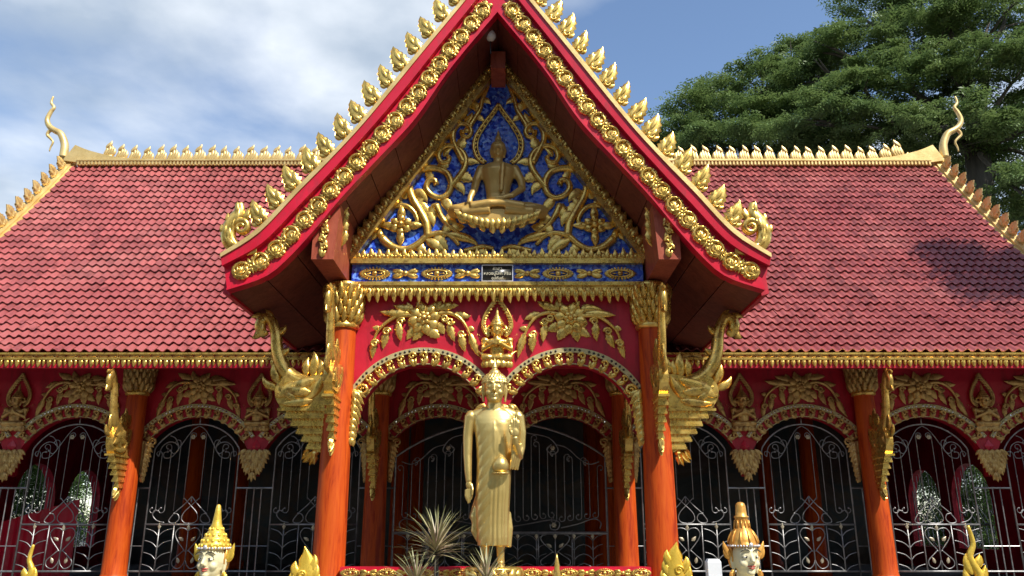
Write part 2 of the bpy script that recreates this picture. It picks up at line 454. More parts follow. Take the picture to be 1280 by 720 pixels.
def hook_template():
    """end finial: body sweeps outward, then rises to a flame tip, with a thick curl on the inner side"""
    mb = MB()
    pts = smooth([(-.45,.02), (-.2,-.02), (.06,.03), (.24,.20), (.30,.44), (.24,.68), (.14,.88), (.12,1.02), (.17,1.2)], 5)
    k = len(pts); V = []
    rad = [.05 + .135*sin(pi*min(1, .06 + .88*(i/(k-1))))**.8 for i in range(k)]; rad[-1] = .01
    mb.tube([(p[0], 0, p[1]) for p in pts], rad, 10)
    mb.v = [(x, y*.62, z) for x, y, z in mb.v]
    for y, q in ((-.085, 1), (.085, -1)):
        for (b, a, L, c, w) in (((-.2,.0),10,.42,.7,.15), ((.08,.04),42,.42,.6,.16), ((.22,.20),78,.40,.3,.16), ((.24,.42),96,.40,.3,.16), ((.18,.62),104,.42,-.2,.15), ((.33,.30),80,.34,.5,.10), ((.14,.86),84,.34,-.1,.11)):
            mb.leaf(b, radians(a), L, w, c, h=.06*q, n=6, y=y*.8)
        mb.stem(spiral(.0, .56, .20, .05, .2, 1.45, 16), .075, .045, y=y*.55, n=7, sub=1)
        mb.stem(spiral(-.22, .16, .12, .03, .2, 1.3, 12), .05, .03, y=y*.55, n=6, sub=1)
    two(mb, (-.02, .72), radians(112), .36, .20, -.9, h=.08, n=6)
    two(mb, (.32, .62), radians(70), .30, .14, .7, h=.07, n=5)
    two(mb, (.38, .36), radians(55), .28, .14, .9, h=.07, n=5)
    return mb.mesh('hook_finial', M_gold)
T_hook = hook_template()

def curl_template(mat):
    """fat comma leaf with a curled head"""
    mb = MB()
    mb.leaf((.16,-.55), radians(128), 1.0, .46, -1.5, h=.22, n=7)
    mb.leaf((.20,-.50), radians(95), .62, .26, -1.3, h=.20, n=5, y=-.03)
    mb.stem(spiral(-.02, .22, .30, .07, -.2, 1.15, 12), .13, .08, y=-.14, n=6, sub=1)
    return mb.mesh('curl_ornament', mat)
T_curl = curl_template(M_gold)
T_curlo = curl_template(M_olive)

def lozenge_template():
    mb = MB()
    for k in range(26):
        a = 2*pi*k/26
        x, z = .40*cos(a), .155*sin(a)
        mb.leaf((x*.80, z*.70), atan2(z*1.6, x), .11 + .05*abs(cos(a))**6, .07, 0, h=.05, n=3)
    ring = [(.30*cos(2*pi*k/20), .105*sin(2*pi*k/20)) for k in range(21)]
    mb.stem(ring, .03, .03, y=-.03, n=5, sub=1)
    mb.ball((0,-.03,0), (.09,.06,.08), 8, 5)
    for s in (-1, 1): mb.ball((s*.17,-.02,0), (.08,.03,.02), 8, 4)
    return mb.mesh('lozenge_ornament', M_gold)
T_lozenge = lozenge_template()
def cross_template():
    mb = MB()
    for sx in (-1, 1):
        for sz in (-1, 1):
            mb.leaf((sx*.04, 0), atan2(sz*.5, sx), .36, .15, -sx*sz*.5, h=.07, n=5)
            mb.leaf((sx*.16, sz*.02), atan2(sz*.2, sx), .24, .10, sx*sz*.3, h=.06, n=4)
    mb.ball((0,-.03,0), (.09,.07,.09), 8, 5)
    return mb.mesh('cross_ornament', M_gold)
T_cross = cross_template()

def pendant_template(mat):
    """leaf cluster hanging from the origin down to z = -0.62"""
    mb = MB()
    rows = [(.0, 5, .34, .20), (-.09, 4, .30, .19), (-.17, 4, .25, .18), (-.26, 3, .19, .17), (-.34, 2, .12, .16), (-.42, 1, 0, .19)]
    for r_, (zz, n, w, L) in enumerate(rows):
        for k in range(n):
            f = 0 if n == 1 else (k/(n-1) - .5) * 2
            for da in (-.45, 0, .45):
                mb.leaf((f*w*.5, zz + .05), -pi/2 + f*.6 + da, L*(1 - .2*abs(da)), .075, -f*.5, h=.035, n=5, y=-.02 - .02*(1-abs(f)) - .012*(da == 0) - .004*r_)
    for f in (-1, 1):
        mb.stem(spiral(f*.13, -.02, .06, .015, pi/2, f*1.3, 10), .022, .014, y=-.03, n=5, sub=1)
    mb.prism([(-.15,.02),(.15,.02),(.09,-.30),(0,-.52),(-.09,-.30)][::-1], -.015, .02)
    return mb.mesh('leaf_pendant', mat)
def corbel_leaf(mat):
    """acanthus strip that hangs beside a column, leaves turned outward (+x); z 0 to -0.62"""
    mb = MB()
    for i in range(8):
        t = i/7
        for k, (da, L) in enumerate(((-20, .20), (-48, .21), (-80, .17))):
            mb.leaf((-.04 + .02*k, .02 - .078*i), radians(da - 14*t), L*(1.0 - .45*t), .085, -.5 + .3*k, h=.035, n=5, y=-.02 - .014*k)
    mb.stem([(-.06,.04), (-.05,-.2), (-.07,-.45), (-.09,-.62)], .035, .012, y=-.02, n=6)
    mb.stem(spiral(.10, .02, .07, .015, pi, -1.4, 12), .024, .014, y=-.03, n=5, sub=1)
    return mb.mesh('corbel_leaf', mat)
T_corb = corbel_leaf(M_gold); T_corbo = corbel_leaf(M_olive)
T_pend = pendant_template(M_gold)
T_pendo = pendant_template(M_olive)

# lion-footed naga bracket: local r (outward) = +x, height = z, thickness along y
def bracket_parts():
    out = []
    mb = MB()
    poly = [(.12,1.84), (.30,1.82), (.44,1.78), (.58,1.83), (.70,1.80), (.77,1.70), (.785,1.62), (.77,1.53), (.73,1.46), (.68,1.40), (.12,1.40)]
    mb.prism(poly[::-1], -.085, .085)
    zc_ = 1.40
    for i in range(17):
        t = i/16; hh = .031
        r = .70 - .40*t**.85 + (.030 if i % 3 == 0 else (-.034 if i % 3 == 1 else .0))
        w = .095 - .045*t + (.016 if i % 3 == 0 else (-.014 if i % 3 == 1 else 0))
        mb.box(.12, r, -w, w, zc_ - hh, zc_); zc_ -= hh
        if i % 3 == 1 and i < 14:
            nb_ = int((r - .14)/.05)
            for q in range(nb_):
                for sg in (-1, 1): mb.ball((.15 + .05*q, sg*w, zc_ + hh*.5), (.017, .016, .017), 6, 4)
    mb.lathe([(.0,-.02),(.02,.02),(.045,.06),(.03,.09),(.055,.12),(.04,.16)], (.25, 0, .74), 10)
    for (b, a, L, c) in (((.25,.90),-80,.2,.6), ((.28,.88),-60,.18,.9), ((.33,.92),-70,.16,.8)):
        two(mb, b, radians(a), L, .09, c, h=.05, n=5)
    out.append(('corbel', mb.mesh('corbel', M_gold, False)))
    mb = MB()
    pts = smooth([(.40,1.72), (.60,1.80), (.74,1.95), (.82,2.15), (.86,2.38), (.94,2.55), (1.03,2.58), (1.07,2.48), (1.03,2.38), (.97,2.40)], 4)
    k = len(pts)
    mb.tube([(p[0], 0, p[1]) for p in pts], [.105 - .072*i/k + .024*sin(pi*max(0, i/k-.6)/.4) for i in range(k)], 8)
    for (b, a, L, c) in (((.92,2.5),75,.22,-1), ((1.0,2.57),20,.2,-1.2), ((.86,2.36),150,.18,-1), ((1.05,2.42),-60,.16,1), ((.80,2.1),160,.16,-1)):
        two(mb, b, radians(a), L, .10, c, h=.05, n=5)
    out.append(('naga_neck', mb.mesh('naga_neck', M_gold)))
    mb = MB()
    for y in (-.09, .09):
        sg = 1 if y < 0 else -1
        for (b, a, L, c, w) in (((.30,1.76),-20,.42,.5,.16), ((.34,1.60),5,.40,.4,.15), ((.30,1.50),-10,.42,.3,.12), ((.56,1.74),-60,.30,1.2,.14), ((.20,1.80),-70,.34,.6,.13), ((.5,1.5),30,.24,.6,.1)):
            mb.leaf(b, radians(a), L, w, c, h=.04*sg, n=6, y=y)
        mb.stem(spiral(.62, 1.63, .10, .02, 2, 1.6, 14), .03, .018, y=y, n=5, sub=1)
    for (b, a, L, c, w) in (((.34,1.80),95,.34,-.5,.15), ((.42,1.82),80,.24,.8,.11), ((.27,1.82),105,.22,-.9,.10), ((.76,1.72),60,.30,1.0,.12), ((.78,1.66),20,.26,1.3,.11), ((.20,1.86),92,.20,.3,.10)):
        two(mb, b, radians(a), L, w, c, h=.05, n=6)
    out.append(('flame_crest', mb.mesh('flame_crest', M_gold)))
    return out
T_bracket = bracket_parts()
def bracket(parent, x, y, dz, rotz, s=1.0, ty=1.0):
    M = Matrix.Translation((x, y, dz)) @ Matrix.Rotation(rotz, 4, 'Z') @ Matrix.Diagonal((s, ty, 1, 1))
    root = link('naga_bracket', T_bracket[0][1], parent, M)
    for nm, me in T_bracket[1:]: link(nm, me, root, M)
    return root

# ------------------------------------------------------------------ flower sprays
def spray_templates(mat):
    K = .001568
    def c(x, y): return ((x - 625) * K, (190 - y) * K)
    mb = MB()
    mb.stem([c(560,170), c(430,165), c(340,205), c(255,285), c(222,370), c(208,440)], .034, .013, y=-.028, n=6)
    mb.stem([c(690,160), c(800,140), c(890,165), c(955,230), c(1000,320), c(1040,420)], .034, .013, y=-.028, n=6)
    for (x, y, s) in ((430,215,1), (320,300,1), (795,185,-1), (840,215,-1), (935,320,-1), (225,400,1)):
        p = c(x, y); mb.stem(spiral(p[0], p[1], .055, .012, 0, s*1.5, 14), .020, .014, y=-.03, n=5, sub=1)
    stems = mb.mesh('stem', mat)
    mb = MB()
    for k in range(8):
        a = 2*pi*k/8 + .2
        mb.leaf((.05*cos(a), .05*sin(a)), a, .17, .15, 0, h=.04, n=6, y=-.03, fat=1.3)
    for k in range(7):
        a = 2*pi*k/7
        mb.leaf((.02*cos(a), .02*sin(a)), a, .075, .07, 0, h=.03, n=4, y=-.065, fat=1.2)
    mb.ball((0,-.085,0), (.04,.035,.04), 10, 6)
    flower = mb.mesh('flower', mat)
    L = []
    for (x0, y0, x1, y1, w) in ((570,250,475,352,.10), (600,270,553,378,.10), (660,270,745,362,.11), (720,230,805,302,.11),
                                (540,110,368,95,.10), (500,150,258,148,.10), (740,100,897,58,.10), (870,150,1005,182,.09),
                                (610,130,560,35,.10), (690,120,750,30,.10), (540,240,490,215,.08),
                                (415,225,428,378,.085), (320,300,283,438,.085), (830,230,865,383,.085), (930,320,955,470,.085),
                                (222,380,200,522,.075), (1000,310,1072,512,.085), (262,270,205,275,.06), (985,270,1042,275,.06), (520,120,470,60,.08)):
        p, q = c(x0, y0), c(x1, y1)
        L.append((p[0], p[1], q[0]-p[0], q[1]-p[1], w))
    return stems, flower, L
SPRAY = {'gold': spray_templates(M_gold), 'olive': spray_templates(M_olive)}
def spray(parent, x, z, Y, kind, mirror=1):
    st, fl, L = SPRAY[kind]
    root = link('flower_spray', st, parent, RP(x, z, Y, 0, 1, mirror))
    link('flower', fl, root, RP(x, z, Y, 0, 1, mirror))
    tl = T_leafs if kind == 'gold' else T_olives
    for i, (bx, bz, dx, dz, w) in enumerate(L):
        ln = sqrt(dx*dx + dz*dz)
        sx = 1 if (dx > 0) == (i % 3 != 0) else -1
        link('leaf', tl, root, Matrix.Translation((x + mirror*bx, Y - .008 - .012*(i % 3), z + bz)) @ Matrix.Rotation(-(atan2(dz, mirror*dx) - pi/2), 4, 'Y') @ Matrix.Diagonal((sx*w/.36*1.05, ln*.9, ln*1.04, 1)))

# ------------------------------------------------------------------ figures grown as one surface
def grow(mb, voxel, it=2, name='figure', mat=None):
    me = mb.mesh(name + '_base', mat or M_gold)
    o = bpy.data.objects.new('tmp', me); COL.objects.link(o)
    m = o.modifiers.new('r', 'REMESH'); m.mode = 'VOXEL'; m.voxel_size = voxel; m.use_smooth_shade = True
    if it:
        s = o.modifiers.new('s', 'SMOOTH'); s.iterations = it; s.factor = .5
    dg = bpy.context.evaluated_depsgraph_get(); dg.update()
    res = bpy.data.meshes.new_from_object(o.evaluated_get(dg))
    res.name = name
    res.materials.clear(); res.materials.append(mat or M_gold)
    res.polygons.foreach_set('use_smooth', [True] * len(res.polygons))
    bpy.data.objects.remove(o); bpy.data.meshes.remove(me)
    return res
def head(mb, c, s, hair=True, tilt=0.0):
    """s = height of the face from chin to hairline; faces -y"""
    x, y, z = c
    mb.ball((x, y, z + .10*s), (.40*s, .46*s, .52*s), 18, 12)
    mb.ball((x, y - .06*s, z - .16*s), (.33*s, .36*s, .40*s), 18, 12)
    mb.ball((x, y - .34*s, z - .40*s), (.13*s, .10*s, .10*s), 10, 7)             # chin
    mb.tube([(x, y - .43*s, z + .16*s), (x, y - .49*s, z + .02*s), (x, y - .545*s, z - .10*s)], [.035*s, .05*s, .075*s], 8)
    for k in (-1, 1):
        mb.ball((x + k*.055*s, y - .47*s, z - .11*s), .045*s, 8, 5)
        br = [(x + k*t*s, y - (.455 - .30*t*t*2)*s, z + (.17 + .10*sin(pi*min(1, t/.36)))*s) for t in (.05, .12, .2, .28, .35)]
        mb.tube(br, .025*s, 6)
        mb.ball((x + k*.165*s, y - .375*s, z + .06*s), (.10*s, .06*s, .05*s), 10, 6)  # lids
        mb.ball((x + k*.20*s, y - .28*s, z - .14*s), (.14*s, .13*s, .13*s), 10, 6)
        mb.tube([(x + k*.40*s, y + .02*s, z + .20*s), (x + k*.45*s, y + .03*s, z + .02*s), (x + k*.41*s, y + .01*s, z - .30*s), (x + k*.40*s, y, z - .45*s)], [.06*s, .07*s, .05*s, .055*s], 8)
    mb.tube([(x - .14*s, y - .36*s, z - .215*s), (x - .05*s, y - .42*s, z - .215*s), (x, y - .435*s, z - .225*s), (x + .05*s, y - .42*s, z - .215*s), (x + .14*s, y - .36*s, z - .215*s)], [.012*s, .034*s, .03*s, .034*s, .012*s], 6)
    mb.tube([(x - .11*s, y - .37*s, z - .27*s), (x, y - .43*s, z - .28*s), (x + .11*s, y - .37*s, z - .27*s)], [.012*s, .042*s, .012*s], 6)
    mb.tube([(x, y + .04*s, z - .3*s), (x, y + .06*s, z - .85*s)], [.26*s, .30*s], 12)
    if hair:
        mb.ball((x, y + .05*s, z + .28*s), (.45*s, .47*s, .40*s), 18, 10)
        mb.ball((x, y + .05*s, z + .62*s), (.24*s, .24*s, .22*s), 14, 8)

def praying_figure(mat):
    """teppanom relief: kneeling figure with joined hands, crown; base at z = 0, height 0.76"""
    mb = MB()
    for k in range(7):
        a = pi * (k + .5) / 7
        mb.ball((.15*cos(a), -.03 - .05*sin(a), .035), (.035, .03, .05), 8, 5)
    mb.ball((0, -.02, .05), (.14, .07, .05), 14, 8)
    mb.ball((0, -.03, .12), (.17, .08, .05), 14, 8)
    for k in (-1, 1): mb.ball((k*.11, -.06, .12), (.075, .06, .05), 10, 6)
    mb.ball((0, -.03, .22), (.085, .06, .12), 14, 8)
    mb.ball((0, -.03, .32), (.125, .065, .065), 14, 8)
    for k in (-1, 1):
        mb.ball((k*.135, -.03, .345), .045, 8, 6)
        mb.tube([(k*.135, -.03, .34), (k*.155, -.06, .22), (k*.02, -.13, .30)], [.036, .034, .026], 8)
        mb.tube([(k*.012, -.13, .27), (k*.010, -.14, .33), (0, -.135, .385)], [.022, .020, .010], 8)
        mb.leaf((k*.15, .355), radians(90 - k*50), .12, .06, k*.8, h=.04, n=5)
        mb.tube([(k*.07, -.01, .46), (k*.105, -.01, .50), (k*.09, -.01, .56)], [.03, .03, .008], 8)
        mb.tube([(k*.06, -.08, .13), (k*.16, -.05, .16), (k*.22, -.03, .22)], [.025, .02, .006], 6)
    head(mb, (0, -.05, .475), .15, hair=False)
    mb.lathe([(.082,.0),(.09,.015),(.075,.03),(.078,.05),(.058,.065),(.06,.085),(.04,.10),(.042,.12),(.024,.14),(.018,.19),(.004,.26)], (0, -.04, .53), 12)
    return grow(mb, .0085, 1, 'praying_figure', mat)
T_pray = {'gold': praying_figure(M_gold)}
T_pray['olive'] = T_pray['gold'].copy(); T_pray['olive'].materials.clear(); T_pray['olive'].materials.append(M_olive)
def halo_template(mat, hw=.19, h=.56, n=9, r=.020, leaf=.075):
    """pointed flame-edged frame open at its foot, base at z = 0"""
    mb = MB()
    half = [(.55,0), (.85,.10), (1.0,.27), (.93,.45), (.62,.66), (.28,.84), (0,1.0)]
    for k in (-1, 1):
        pts = smooth([(k*a*hw, b*h) for a, b in half], 5)
        m = len(pts)
        mb.tube([(p[0], -.02, p[1]) for p in pts], r, 6)
        mb.tube([(p[0]*.84, -.02, p[1]*.9 + .03*h) for p in pts], r*.55, 5)
        for i in range(1, m - 2, 2):
            dx, dz = pts[i+1][0]-pts[i-1][0], pts[i+1][1]-pts[i-1][1]
            a = atan2(dz, dx)
            mb.leaf(pts[i], a - k*(-.75), leaf, leaf*.5, k*.4, h=.03, n=4, y=-.01)
    return mb.mesh('halo_frame', mat)
T_halo = {'gold': halo_template(M_gold), 'olive': halo_template(M_olive)}
def deva(parent, x, z, Y, kind):
    r = link('praying_figure', T_pray[kind], parent, RP(x, z, Y, 0, 1, 1.15))
    link('halo_frame', T_halo[kind], r, RP(x, z + .40, Y + .005))
    return r

# ------------------------------------------------------------------ ground
g = MB()
g.add([(-600,-200,-1.6),(600,-200,-1.6),(600,900,-1.6),(-600,900,-1.6)], [(0,1,2,3)])
g.build('ground', M_stone, kind='structure')
g = MB(); g.box(-10.8, 10.8, 12.3, 22.2, -1.59, -.9); g.box(-2.7, 2.7, 9.55, 12.3, -1.59, -.9)
g.build('terrace', M_stone, kind='structure')

# ================================================================== TEMPLE HALL
YW = 13.3
hall = thing('temple_hall', (0, 17.3, -.9), 'long temple hall with red tiled roof, crimson arcade walls and silver iron grilles', 'temple')
RX = 10.25
EY, EZ, RYY, RZ = 12.2, 2.60, 17.3, 8.16
S0 = .80; KQ = ((RZ - EZ) - S0 * (RYY - EY)) / (RYY - EY) ** 2
def roofz(Y): t = Y - EY; return EZ + S0*t + KQ*t*t
def roofY(z):
    if z <= EZ: return EY
    return EY + (-S0 + sqrt(S0*S0 + 4*KQ*(z - EZ))) / (2*KQ)
# porch roof outlines measured at its gable plane (half width, height)
GY = 9.0
def gp(L):
    out = []
    for d, v in L:
        b = (360 - v) / FPX; dd = _ct - b*_st
        out.append((d / FPX * GY / dd, GY * (_st + b*_ct) / dd))
    return out
OUT = [(0, 7.30)] + gp([(40,0), (100,72), (163,150), (205,196), (247,238), (295,289), (341,320)])
MID = [(0, 6.95)] + gp([(62,55), (136,150), (198,219), (254,282), (297,318), (330,334)])
INN = [(0, 6.42)] + gp([(58,88), (101,150), (146,199), (191,247), (226,289), (260,326), (288,348), (335,364)])
def resamp(L, n):
    S = smooth(L, 6); d = [0]
    for a, b in zip(S, S[1:]): d.append(d[-1] + sqrt((a[0]-b[0])**2 + (a[1]-b[1])**2))
    out = []
    for i in range(n + 1):
        t = d[-1]*i/n
        j = min(range(len(d)-1), key=lambda q: 0 if d[q] <= t <= d[q+1] else 9)
        f = (t - d[j]) / max(1e-9, d[j+1]-d[j])
        out.append((S[j][0] + (S[j+1][0]-S[j][0])*f, S[j][1] + (S[j+1][1]-S[j][1])*f))
    return out
def porch_half(z):
    for (x0, z0), (x1, z1) in zip(OUT, OUT[1:]):
        if z1 <= z <= z0: return x0 + (x1-x0)*(z0-z)/(z0-z1)
    return 0 if z > OUT[0][1] else OUT[-1][0]

# --- roof: deck under the tiles, both slopes
N = 24
mb = MB(); prof = [(EY + (RYY-EY)*i/N) for i in range(N+1)]
V = []; F = []
for Y in prof:
    z = roofz(Y) - .06
    V += [(-RX, Y, z), (RX, Y, z)]
for Y in reversed(prof[:-1]):
    z = roofz(Y) - .06
    V += [(-RX, 2*RYY - Y, z), (RX, 2*RYY - Y, z)]
n2 = len(V)//2
F = [(2*i, 2*i+1, 2*i+3, 2*i+2) for i in range(n2-1)]
mb.add(V, F)
roof = mb.build('roof', M_dark, hall)
# --- tiles
TW, ROWS = .322, 31
sl = [(Y, roofz(Y)) for Y in np.linspace(EY, RYY, 200)]
dl = [0.0]
for a, b in zip(sl, sl[1:]): dl.append(dl[-1] + sqrt((a[0]-b[0])**2 + (a[1]-b[1])**2))
SL = dl[-1]; step = SL / ROWS
def tile_template():
    mb = MB(); ns = 12; V = []
    for i in range(ns+1):
        x = TW*i/ns - TW/2
        w = .027*cos(2*pi*2*i/ns)
        w = w if w > -.012 else -.012 + (w + .012)*.5
        V += [(x, -.02, w + .044), (x, step*1.08, w + .004), (x, -.02, w + .031)]
    F = []
    for i in range(ns):
        F += [(3*i, 3*i+3, 3*i+4, 3*i+1), (3*i+2, 3*i+5, 3*i+3, 3*i)]
    mb.add(V, F); return mb.mesh('tile', M_tile)
T_tile = tile_template()
tv = np.array([v.co[:] for v in T_tile.vertices]); tf = [tuple(p.vertices) for p in T_tile.polygons]
place = []
nc = int(2*RX/TW)
for r in range(ROWS):
    s = r*step
    j = min(len(dl)-2, int(np.searchsorted(dl, s)))
    j = max(1, j)
    f = (s - dl[j-1]) / (dl[j]-dl[j-1])
    Y = sl[j-1][0] + (sl[j][0]-sl[j-1][0])*f; z = sl[j-1][1] + (sl[j][1]-sl[j-1][1])*f
    t = Vector((0, sl[j][0]-sl[j-1][0], sl[j][1]-sl[j-1][1])).normalized()
    nrm = Vector((0, -t.z, t.y))
    for c_ in range(nc):
        x = (c_ - (nc-1)/2) * TW
        if abs(x) < porch_half(z + .25) - .45: continue
        jit = rng.normal(0, 1, 4)
        M = Matrix(((1, 0, 0, x + jit[0]*.003), (0, t.y, nrm.y, Y), (0, t.z, nrm.z, z + jit[1]*.003), (0,0,0,1))) @ Matrix.Rotation(jit[2]*.010, 4, 'X') @ Matrix.Rotation(jit[3]*.006, 4, 'Z')
        pu = 640 + FPX*(x-CAMX)/(Y*_ct + z*_st)
        vis = -10 < pu < 1290 and abs(x) > porch_half(z)*.99
        area = (1/(Y*_ct + z*_st))**2 if vis else 0
        place.append((area, M))
place.sort(key=lambda q: -q[0])
for a, M in place[:300]: link('tile', T_tile, roof, M)
VV = []; FF = []
for a, M in place[300:]:
    A = np.array(M); n0 = len(VV)*len(tv)
    VV.append(tv @ A[:3,:3].T + A[:3,3]); FF.append(n0)
me = bpy.data.meshes.new('tile_field')
me.from_pydata(np.concatenate(VV).tolist(), [], [tuple(i+n0 for i in q) for n0 in FF for q in tf])
me.materials.append(M_tile)
link('tile_field', me, roof, kind='stuff')
T_tile.polygons.foreach_set('use_smooth', [False]*len(T_tile.polygons))

# --- eave fascia with its carved strip and drops
mb = MB(); mb.box(-RX, RX, 12.17, 12.27, 2.345, 2.56)
fascia = mb.build('eave_fascia', M_red, hall)
mb = MB(); mb.box(-RX, RX, 12.13, 12.168, 2.465, 2.50); mb.box(-RX, RX, 12.12, 12.168, 2.545, 2.575)
mb.build('gold_moulding', M_gold, fascia)
def fret_template():
    mb = MB()
    mb.leaf((-.16,0), radians(10), .19, .07, .5, h=.025, n=4); mb.leaf((.16,0), radians(170), .19, .07, -.5, h=.025, n=4)
    mb.stem(spiral(0, .0, .04, .01, 0, 1.4, 10), .014, .01, y=-.015, n=4, sub=1)
    mb.box(-.16, .16, -.012, .01, -.026, -.018)
    return mb.mesh('fret_ornament', M_olive)
T_fret = fret_template()
x = -RX + .1
i = 0
while x < RX:
    if abs(x) > 2.9:
        link('drop_leaf', T_drop, fascia, Matrix.Translation((x, 12.155, 2.475)) @ Matrix.Rotation(pi, 4, 'Y') @ Matrix.Diagonal((.135 if i % 2 else .085, .16, .125 if i % 2 else .11, 1)))
        if i % 4 == 0: link('fret_ornament', T_fret, fascia, Matrix.Translation((x, 12.165, 2.52)))
    x += .082; i += 1
mb = MB(); mb.add([(-RX, 12.27, 2.38), (RX, 12.27, 2.38), (RX, YW+.05, 3.05), (-RX, YW+.05, 3.05)], [(0,1,2,3)])
mb.build('eave_soffit', M_soffit, hall)

# --- ridge, its finials, horn finials and verges
mb = MB()
for (w, z0, z1) in ((.10, RZ-.02, RZ+.08), (.15, RZ+.08, RZ+.125)):
    mb.box(-RX+.2, RX-.2, RYY-w, RYY+w, z0, z1)
ridge = mb.build('ridge_beam', M_goldroof, hall)
mb = MB()
for i in range(240):
    x = -RX + .25 + i*(2*RX-.5)/239
    mb.box(x-.018, x+.018, RYY-.15, RYY-.10, RZ-.02, RZ+.055)
mb.build('dentil_row', M_goldroof, ridge, kind='stuff')
def ridge_finial():
    mb = MB()
    for i, (b, L) in enumerate(((-.11,.26), (-.05,.32), (.01,.33), (.07,.27))):
        two(mb, (b, 0), radians(112), L, .115, -.95, h=.04, n=6)
    two(mb, (.05,.24), radians(140), .24, .10, -.9, h=.04, n=6)
    two(mb, (.11,0), radians(40), .12, .07, 1.0, h=.03, n=4)
    mb.box(-.13, .13, -.03, .03, -.03, .03)
    return mb.mesh('ridge_finial', M_goldroof)
T_rf = ridge_finial()
k = 0
x = 2.4
while x < RX - .55:
    lift = .22*max(0, (x - (RX-1.9))/1.4)**2
    for s in (-1, 1):
        link('ridge_finial', T_rf, ridge, Matrix.Translation((s*x, RYY, RZ + .125 + lift)) @ Matrix.Rotation(random.uniform(-.09,.09), 4, 'Y') @ Matrix.Diagonal((s*random.uniform(.9,1.05), 1, random.uniform(.9,1.05), 1)))
    x += .305
for s in (-1, 1):
    mb = MB()
    # swept ridge end
    A = [(s*(RX-2.2), RZ+.12), (s*(RX-1.2), RZ+.18), (s*(RX-.5), RZ+.34), (s*(RX-.10), RZ+.50)]
    B = [(s*(RX-2.2), RZ+.02), (s*(RX-1.2), RZ+.02), (s*(RX-.5), RZ+.02), (s*(RX+.14), RZ+.10)]
    mb.band(smooth(A, 4), smooth(B, 4), RYY-.12, RYY+.12)
    e = mb.build('ridge_end', M_goldroof, ridge)
    mb = MB()
    cr = [(300,330),(306,290),(305,260),(288,218),(258,200),(233,180),(224,150),(240,115),(256,92),(243,70),(253,40)]
    pts = smooth([P(a/3.79, 110 + b/3.79, RYY) for a, b in cr], 5)
    n = len(pts)
    mb.tube([(-s*p[0], RYY, p[1]) for p in pts], [.085*(1 - i/n)**.8 + .016 for i in range(n)], 10)
    cr = [(285,214),(255,200),(236,203),(224,222),(240,240),(251,256),(240,280),(234,300)]
    pts = smooth([P(a/3.79, 110 + b/3.79, RYY) for a, b in cr], 4)
    n = len(pts)
    mb.tube([(-s*p[0], RYY, p[1]) for p in pts], [.042*(1 - i/n) + .012 for i in range(n)], 8)
    mb.build('horn_finial', M_goldroof, e, smooth_=True)
    # verge: gold coping that follows the slope
    mb = MB(); V = []; F = []
    Ys = np.linspace(EY-.1, RYY, 26)
    for Y in Ys:
        z = roofz(Y)
        for dx, dz in ((-.12,-.12), (-.12,.06), (-.05,.06), (-.05,.13), (.16,.13), (.16,-.12)):
            V.append((s*(RX + dx), Y, z + dz))
    for i in range(len(Ys)-1):
        for j in range(6): F.append((i*6+j, i*6+(j+1)%6, (i+1)*6+(j+1)%6, (i+1)*6+j))
    F.append(tuple(range(6))); F.append(tuple((len(Ys)-1)*6 + j for j in range(6)))
    mb.add(V, F)
    vg = mb.build('verge', M_goldroof, hall)
    Y = EY + .2
    while Y < RYY - .1:
        z = roofz(Y); sl_ = S0 + 2*KQ*(Y-EY)
        M = Matrix.Translation((s*(RX+.06), Y, z+.12)) @ Matrix.Rotation(atan2(sl_, 1), 4, 'X') @ Matrix.Rotation(pi/2, 4, 'Z') @ Matrix.Diagonal((.9, .9, .95, 1))
        link('flame_leaf', T_flamepale, vg, M @ Matrix.Diagonal((.52,.40,.34,1)))
        Y += .235

